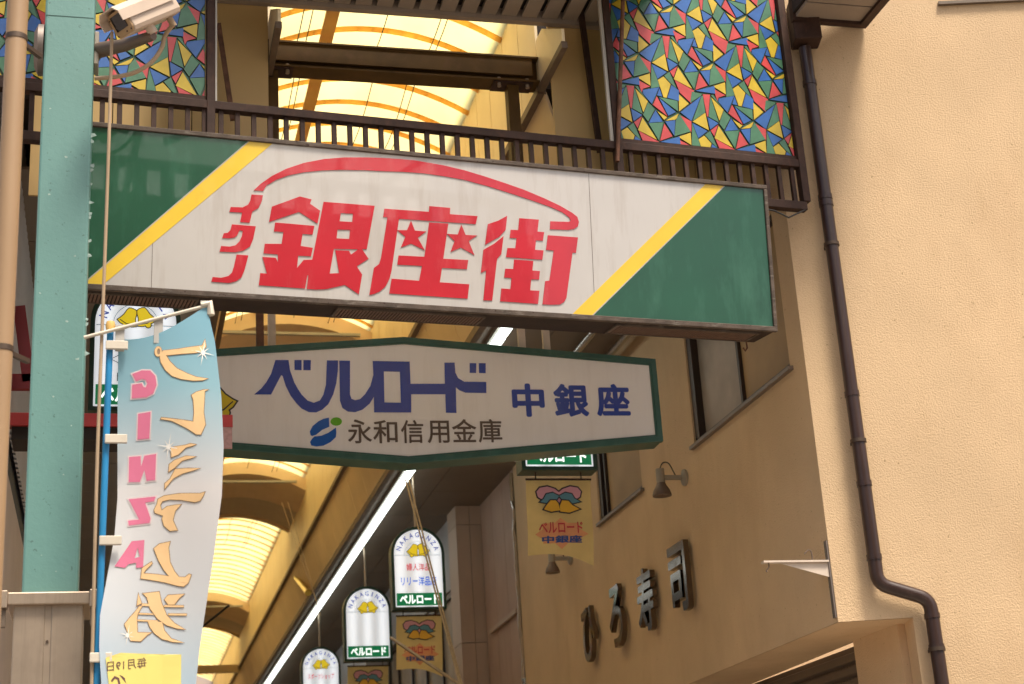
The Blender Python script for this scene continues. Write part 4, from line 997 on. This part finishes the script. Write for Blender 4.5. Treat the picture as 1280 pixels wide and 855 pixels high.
# ------------------------------------------------------------------ lit arched box signs and cloth pennants under them
def lit_face():
    m = bpy.data.materials.new('lit_sign_face'); m.use_nodes = True; N, L = nodes(m); b = N['Principled BSDF']
    b.inputs['Base Color'].default_value = (.75, .76, .80, 1); b.inputs['Roughness'].default_value = .25
    tc = N.new('ShaderNodeTexCoord'); sp_ = N.new('ShaderNodeSeparateXYZ'); L.new(tc.outputs['Object'], sp_.inputs[0])
    w = N.new('ShaderNodeMath'); w.operation = 'COSINE'; ml = N.new('ShaderNodeMath'); ml.operation = 'MULTIPLY'; ml.inputs[1].default_value = 2 * math.pi / .20
    L.new(sp_.outputs['X'], ml.inputs[0]); L.new(ml.outputs[0], w.inputs[0])
    mr_ = N.new('ShaderNodeMapRange'); mr_.inputs['From Min'].default_value = -1; mr_.inputs['To Min'].default_value = .40; mr_.inputs['To Max'].default_value = .66; L.new(w.outputs[0], mr_.inputs['Value'])
    b.inputs['Emission Color'].default_value = (.90, .95, 1.0, 1); L.new(mr_.outputs[0], b.inputs['Emission Strength'])
    return m
LIT = lit_face()
TUBES = 'backlit by tubes'
def arch(r, h, n=18): return [(-r, 0), (r, 0)] + [(r * math.cos(math.pi * i / n), h - r + r * math.sin(math.pi * i / n)) for i in range(n + 1)]
def box_sign(x, y, zb, label, lines, scale=1.0, ztop=ZS):
    t = thing('arched_sign', label, 'sign', (x, y, zb), 'lit arched shop signs hanging in the arcade')
    F = Fr((x, y, zb), (1, 0, 0), (0, 0, 1)); k = scale
    W, Hh = .30 * k, .93 * k; inn = [(u, v + .03 * k) for u, v in arch(.268 * k, .865 * k)]
    mk('case', MB().prism(F, arch(W, Hh), -.17, -.004, back=True), M['casegreen'], t, bev=.008)
    mk('frame', MB().prism(F, arch(W, Hh), -.003, .012, holes=[inn]), M['casegreen'], t, bev=.004)
    mk('face', MB().prism(F, [(u, v) for u, v in inn], -.003, .0), LIT, t)
    g = mk('name_band', MB().prism(F, [(-.255 * k, .045 * k), (.255 * k, .045 * k), (.255 * k, .185 * k), (-.255 * k, .185 * k)], .0, .003), M['bandgreen'], t)
    mk('lettering', add_text(MB(), F, 'ベルロード', -.22 * k, .22 * k, .062 * k, .165 * k, .0055, .03), M['litwhite'], g)
    a = MB()
    for i, ch_ in enumerate('NAKAGINZA'):
        an = R(162 - 144 * i / 8); rr_ = .222 * k; cx, cy = rr_ * math.cos(an), .615 * k + rr_ * math.sin(an)
        L_ = Fr(F.p(cx, cy, 0), F.x * math.sin(an) - F.y * math.cos(an), F.x * math.cos(an) + F.y * math.sin(an))
        hw_ = (.007 if ch_ == 'I' else .023) * k
        add_text(a, L_, ch_, -hw_, hw_, -.029 * k, .029 * k, .003, .018)
    stuff(mk('arc_lettering', a, M['litnavy'], t))
    ln = MB().prism(F, [(-.26 * k, .606 * k), (.26 * k, .606 * k), (.26 * k, .610 * k), (-.26 * k, .610 * k)], 0, .002)
    prev = None
    for i in range(17):
        an = math.pi * i / 16; q = (.15 * k * math.cos(an), .612 * k + .15 * k * math.sin(an))
        if prev: ln.bar(F.p(prev[0], prev[1], .001), F.p(q[0], q[1], .001), .003, .003)
        prev = q
    mk('rule_line', ln, M['tealprint'], t)
    ik, fi = MB(), MB(); bell(ik, fi, F, -.045 * k, .665 * k, .13 * k, -22); bell(ik, fi, F, .055 * k, .67 * k, .13 * k, 24, .0035)
    mk('emblem_outline', ik, M['ink'], t); mk('emblem', fi, M['litbell'], t)
    for body, u0, u1, v0, v1, m in lines: mk('lettering', add_text(MB(), F, body, u0 * k, u1 * k, v0 * k, v1 * k, .003, .02), m, t)
    mk('hanger', MB().tube([F.p(0, Hh - .02, -.08), V((x, y + .08, ztop - .002))], .016, 10), M['steel'], t)
    return t, F
def pennant(F, k, label, dw=0):
    t = thing('pennant', label, 'pennant', F.p(0, -.6 * k, -.05), 'yellow cloth pennants under the arched signs')
    O = Fr(F.p(0, -.055 * k, -.06), F.x, F.y)
    def fn(u, v, w): return O.p(u + .02 * (v / .6) , v, w + .02 * math.sin(u * 9 / k + 1) * (-v / .6) + .012 * math.sin(v * 11))
    c = MB(); c.sm = True; n = 24
    for j in range(n + 1):
        for i in range(n + 1):
            s = i / n; u = (-.255 + .51 * s) * k; d = (.585 + .085 * s - .04 * math.sin(math.pi * s)) * k; c.v.append(fn(u, -d * j / n, 0))
    for j in range(n):
        for i in range(n): q = j * (n + 1) + i; c.f.append((q, q + 1, q + n + 2, q + n + 1))
    mk('cloth', c, M['cloth'], t, fix=False)
    def pr(nm, polys, w, m, tx=None):
        b = MB()
        for p in polys: b.prism(O, [(u * k, v * k) for u, v in p], w, w, fn=fn)
        if tx: add_text(b, O, tx[0], tx[1] * k, tx[2] * k, tx[3] * k, tx[4] * k, w, tx[5], fn=fn)
        mk(nm, b, m, t, fix=False)
    flatp = lambda u, v, w: V((u, v, w))
    def pr(nm, polys, w, m, tx=None):
        b = MB()
        for p in polys: b.prism(O, [(u * k, v * k) for u, v in p], w, w, fn=flatp)
        if tx: add_text(b, O, tx[0], tx[1] * k, tx[2] * k, tx[3] * k, tx[4] * k, w, tx[5], fn=flatp)
        me = bpy.data.meshes.new('tmp'); me.from_pydata(b.v, [], b.f); bm = bmesh.new(); bm.from_mesh(me)
        for _ in range(3):
            es = [e for e in bm.edges if e.calc_length() > .035]
            if es: bmesh.ops.subdivide_edges(bm, edges=es, cuts=1); bmesh.ops.triangulate(bm, faces=[f for f in bm.faces if len(f.verts) > 3])
        bm.verts.index_update(); b.v = [fn(v.co.x, v.co.y, v.co.z) for v in bm.verts]; b.f = [tuple(v.index for v in f.verts) for f in bm.faces]; bm.free(); bpy.data.meshes.remove(me)
        mk(nm, b, m, t, fix=False)
    heart = [(0, -.10), (-.03, -.075), (-.09, -.055), (-.15, -.065), (-.175, -.095), (-.165, -.135), (-.12, -.165), (0, -.185), (.12, -.165), (.165, -.135), (.175, -.095), (.15, -.065), (.09, -.055), (.03, -.075)]
    pr('heart_outline', [offset(heart, .011)], .004, M['ink']); pr('heart', [heart], .006, M['pinkprint'])
    rib = [[(0, -.13), (-.05, -.105), (-.10, -.115), (-.12, -.15), (-.15, -.175), (-.10, -.185), (-.03, -.17)], [(0, -.13), (.05, -.105), (.10, -.115), (.12, -.15), (.165, -.175), (.10, -.19), (.03, -.17)]]
    pr('ribbon_outline', [offset(p, .009) for p in rib], .008, M['ink']); pr('ribbon', rib, .010, M['tealprint'])
    bl = [[(-.07, -.165), (-.10, -.20), (-.125, -.235), (-.07, -.255), (.0, -.245), (-.01, -.19), (-.03, -.165)], [(.02, -.165), (.0, -.21), (.0, -.255), (.07, -.265), (.155, -.235), (.10, -.205), (.07, -.17)]]
    pr('bells_outline', [offset(p, .010) for p in bl], .012, M['ink']); pr('bells', bl, .014, M['gold'])
    pr('star_patch', [[(0, -.305), (.05, -.345), (.14, -.345), (.14, -.39), (.215, -.43), (.14, -.465), (.14, -.50), (.05, -.50), (0, -.545), (-.05, -.50), (-.14, -.50), (-.14, -.465), (-.2, -.43), (-.14, -.39), (-.14, -.345), (-.05, -.345)]], .004, M['orange'])
    pr('lettering', [], .008, M['textred'], ('ベルロード', -.17, .17, -.425, -.335, .02)); pr('lettering', [], .008, M['textblue'], ('中銀座', -.15, .16, -.50, -.442, .035))
    mk('rod', MB().tube([O.p(-.26 * k, 0, 0), O.p(.26 * k, 0, 0)], .008 * k, 8), M['brown'], t)
    for u in (-.18, .18): mk('ring', MB().tube([O.p(u * k, 0, 0), O.p(u * k, .056 * k, .0)], .006, 6), M['band'], t)
SX = 3.3
P1 = hx(700, 588, SX); P2 = hx(525, 762, SX); P3 = hx(461, 826, SX); P4 = hx(402, 886, SX)
_, F1 = box_sign(P1.x, P1.y, P1.z, 'lit arched sign almost hidden behind the hexagonal sign, only its green base showing', [])
_, F2 = box_sign(P2.x, P2.y, P2.z, 'lit arched sign with red and blue shop lettering below the hexagonal sign', [('婦人洋品', -.135, .135, .43, .515, M['litred']), ('リリー洋品店', -.2, .2, .265, .37, M['litblue'])])
_, F3 = box_sign(P3.x, P3.y, P3.z, 'blank white lit arched sign with green base, second along the arcade', [], 1.06)
_, F4 = box_sign(P4.x, P4.y, P4.z, 'lit arched sign with red lettering at the bottom edge, farthest along the arcade', [('スポーツショップ', -.2, .2, .44, .53, M['litred'])], 1.06)
pennant(F1, 1.0, 'yellow cloth pennant with pink heart and bells hanging in front of the cream wall')
pennant(F2, 1.0, 'yellow cloth pennant under the arched sign with red and blue lettering')
pennant(F3, 1.06, 'yellow cloth pennant under the blank arched sign, cut by the picture edge')
PL_ = hy(168, 514, 11.0)
_, FL = box_sign(PL_.x, PL_.y, PL_.z, 'lit arched sign with yellow bells and a street map, half hidden by the banner', [], 1.05)
mp_ = MB()
for a, b in (((-.2, .40), (-.02, .30)), ((-.17, .38), (-.10, .42)), ((-.10, .42), (.0, .46)), ((-.12, .22), (-.12, .28)), ((-.09, .22), (-.09, .28)), ((-.08, .50), (-.03, .50)), ((-.08, .47), (-.03, .47)), ((-.08, .47), (-.08, .50)), ((.02, .2), (.18, .5))):
    mp_.bar(FL.p(a[0], a[1], .002), FL.p(b[0], b[1], .002), .007, .003)
stuff(mk('map_lines', mp_, M['ink'], bpy.data.objects['arched_sign.004']))

# ------------------------------------------------------------------ things on the cream side wall
def wall_letter(ch, x, y0, y1, wid, label):
    G = Fr(SIDE.p(0, 0, .06), SIDE.x, SIDE.y); a = G.uv(x, (y0 + y1) / 2); t0 = G.uv(x, y0)[1]; t1 = G.uv(x, y1)[1]
    m = add_text(MB(), SIDE, ch, a[0] - wid / 2, a[0] + wid / 2, t1, t0, .075, .02, depth=.045)
    tag(mk('wall_letter', m, M['chrome'], fix=False), label, 'letter', 'polished metal letters on the cream wall')
wall_letter('ひ', 737, 757, 828, .40, 'polished metal hiragana letter, farthest and lowest of the four on the cream wall')
wall_letter('ろ', 771, 730, 810, .38, 'polished metal letter, second from the arcade end on the cream wall')
wall_letter('寿', 808, 708, 791, .42, 'polished metal character, third from the arcade end on the cream wall')
wall_letter('司', 849, 678, 768, .40, 'polished metal character nearest the street, topmost of the four on the cream wall')
def wall_lamp(x, y, label, k=1):
    q = SIDE.uv(x, y); t = thing('wall_lamp', label, 'lamp', SIDE.p(q[0], q[1], 0), 'spot lamps on the cream wall')
    B = SIDE.p(q[0], q[1], 0); nrm = V((-1, 0, 0))
    mk('mount', MB().lathe(Fr(B, (0, 1, 0), nrm), [(.0, 0), (.065 * k, 0), (.065 * k, .02), (.03, .035), (0, .036)], 18), M['lampgrey'], t)
    e = B + nrm * .21 * k
    mk('arm', MB().bar(B + nrm * .02, e, .03, .034), M['lampgrey'], t)
    mk('socket', MB().tube([e + V((0, 0, .07)), e + V((0, 0, .0)), e + V((0, 0, -.045))], .034 * k, 14), M['lampgrey'], t)
    mk('shade', MB().lathe(Fr(e + V((0, 0, -.15 * k)), (1, 0, 0), (0, 0, 1)), [(0, .012), (.05 * k, .004), (.074 * k, 0), (.076 * k, .01), (.066 * k, .045), (.042 * k, .085), (.032 * k, .11), (0, .112)], 22), M['lampshade'], t)
    mk('cable', MB().tube(smooth([e + V((0, 0, .07)), e + V((.03, 0, .12)), e + V((.08, 0, .115)), e + V((.12, 0, .03)), e + V((.13, 0, .015))]), .005, 8), M['cable'], t)
wall_lamp(857, 597, 'grey brown spot lamp on a short arm above the metal letters')
wall_lamp(714, 698, 'small spot lamp just below the yellow pennant on the cream wall', .95)
bk = thing('wall_bracket', 'cream triangular metal bracket with hooks at the corner of the cream building', 'bracket', SIDE.p(-.03, cu[1], 0))
q0 = SIDE.p(-.022, cu[1], .012); n_ = V((-1, 0, 0)); Lb = .44
mk('arm', MB().bar(q0, q0 + n_ * Lb, .05, .012), M['bracket'], bk)
mk('gusset', MB().add([q0 + V((0, -.006, -.008)), q0 + n_ * (Lb * .75) + V((0, -.006, -.008)), q0 + V((0, -.006, -.10)), q0 + V((0, .0, -.008)), q0 + n_ * (Lb * .75) + V((0, .0, -.008)), q0 + V((0, .0, -.10))], [(0, 1, 2), (3, 5, 4), (0, 3, 4, 1), (1, 4, 5, 2), (2, 5, 3, 0)]), M['bracket'], bk)
for dx, s in ((.10, 1), (.40, -1)):
    h = q0 + n_ * dx
    mk('hook', MB().tube(smooth([h, h + V((0, 0, -.03 if s < 0 else .06)), h + V((-.02, 0, -.055 if s < 0 else .075)), h + V((-.05 if s > 0 else -.012, 0, -.06 if s < 0 else .05))]), .004, 7), M['lampshade'], bk)

# ropes and a rod across the right side
tag(mk('rope', MB().tube([hy(507, 600, 14.5), hy(575, 856, 12.5), hy(590, 912, 12.1)], .008, 7), M['rope']), 'pale rope crossing the lit sign, nearer the light strip', 'rope', 'ropes in front of the arched signs')
tag(mk('rope', MB().tube([hy(511, 600, 14.5), hy(579, 862, 12.5), hy(592, 912, 12.1)], .008, 7), M['rope']), 'pale rope crossing the lit sign, right one of the pair', 'rope', 'ropes in front of the arched signs')
tag(mk('rod', MB().tube([hy(488, 797, 15.5), hy(566, 850, 15.0), hy(600, 873, 14.9)], .016, 8), M['steel']), 'thin metal rod slanting across the pennant under the shop sign', 'rod')
tag(mk('thin_rod', MB().tube([hy(250, 786, 16.5), hy(286, 757, 16.2)], .012, 8), M['cable']), 'thin dark rod slanting in front of the skylight beside the banner', 'rod')
tag(mk('brass_tube', MB().tube([hx(371, 723, 2.9), hx(385, 741, 2.9)], .05, 10), mat('brass', (.75, .55, .12), .3, .8)), 'short brass coloured tube hanging by the sloped ceiling', 'tube')
for i, (a, b) in enumerate((((352, 628), (398, 760)), ((360, 628), (401, 770)))):
    tag(mk('cord', MB().tube([hy(*a, 21), hy(*b, 19.5)], .004, 6), M['rope']), ['pale cord hanging from the arch, left of two', 'pale cord hanging from the arch, right of two'][i], 'cord', 'cords hanging from the arch')
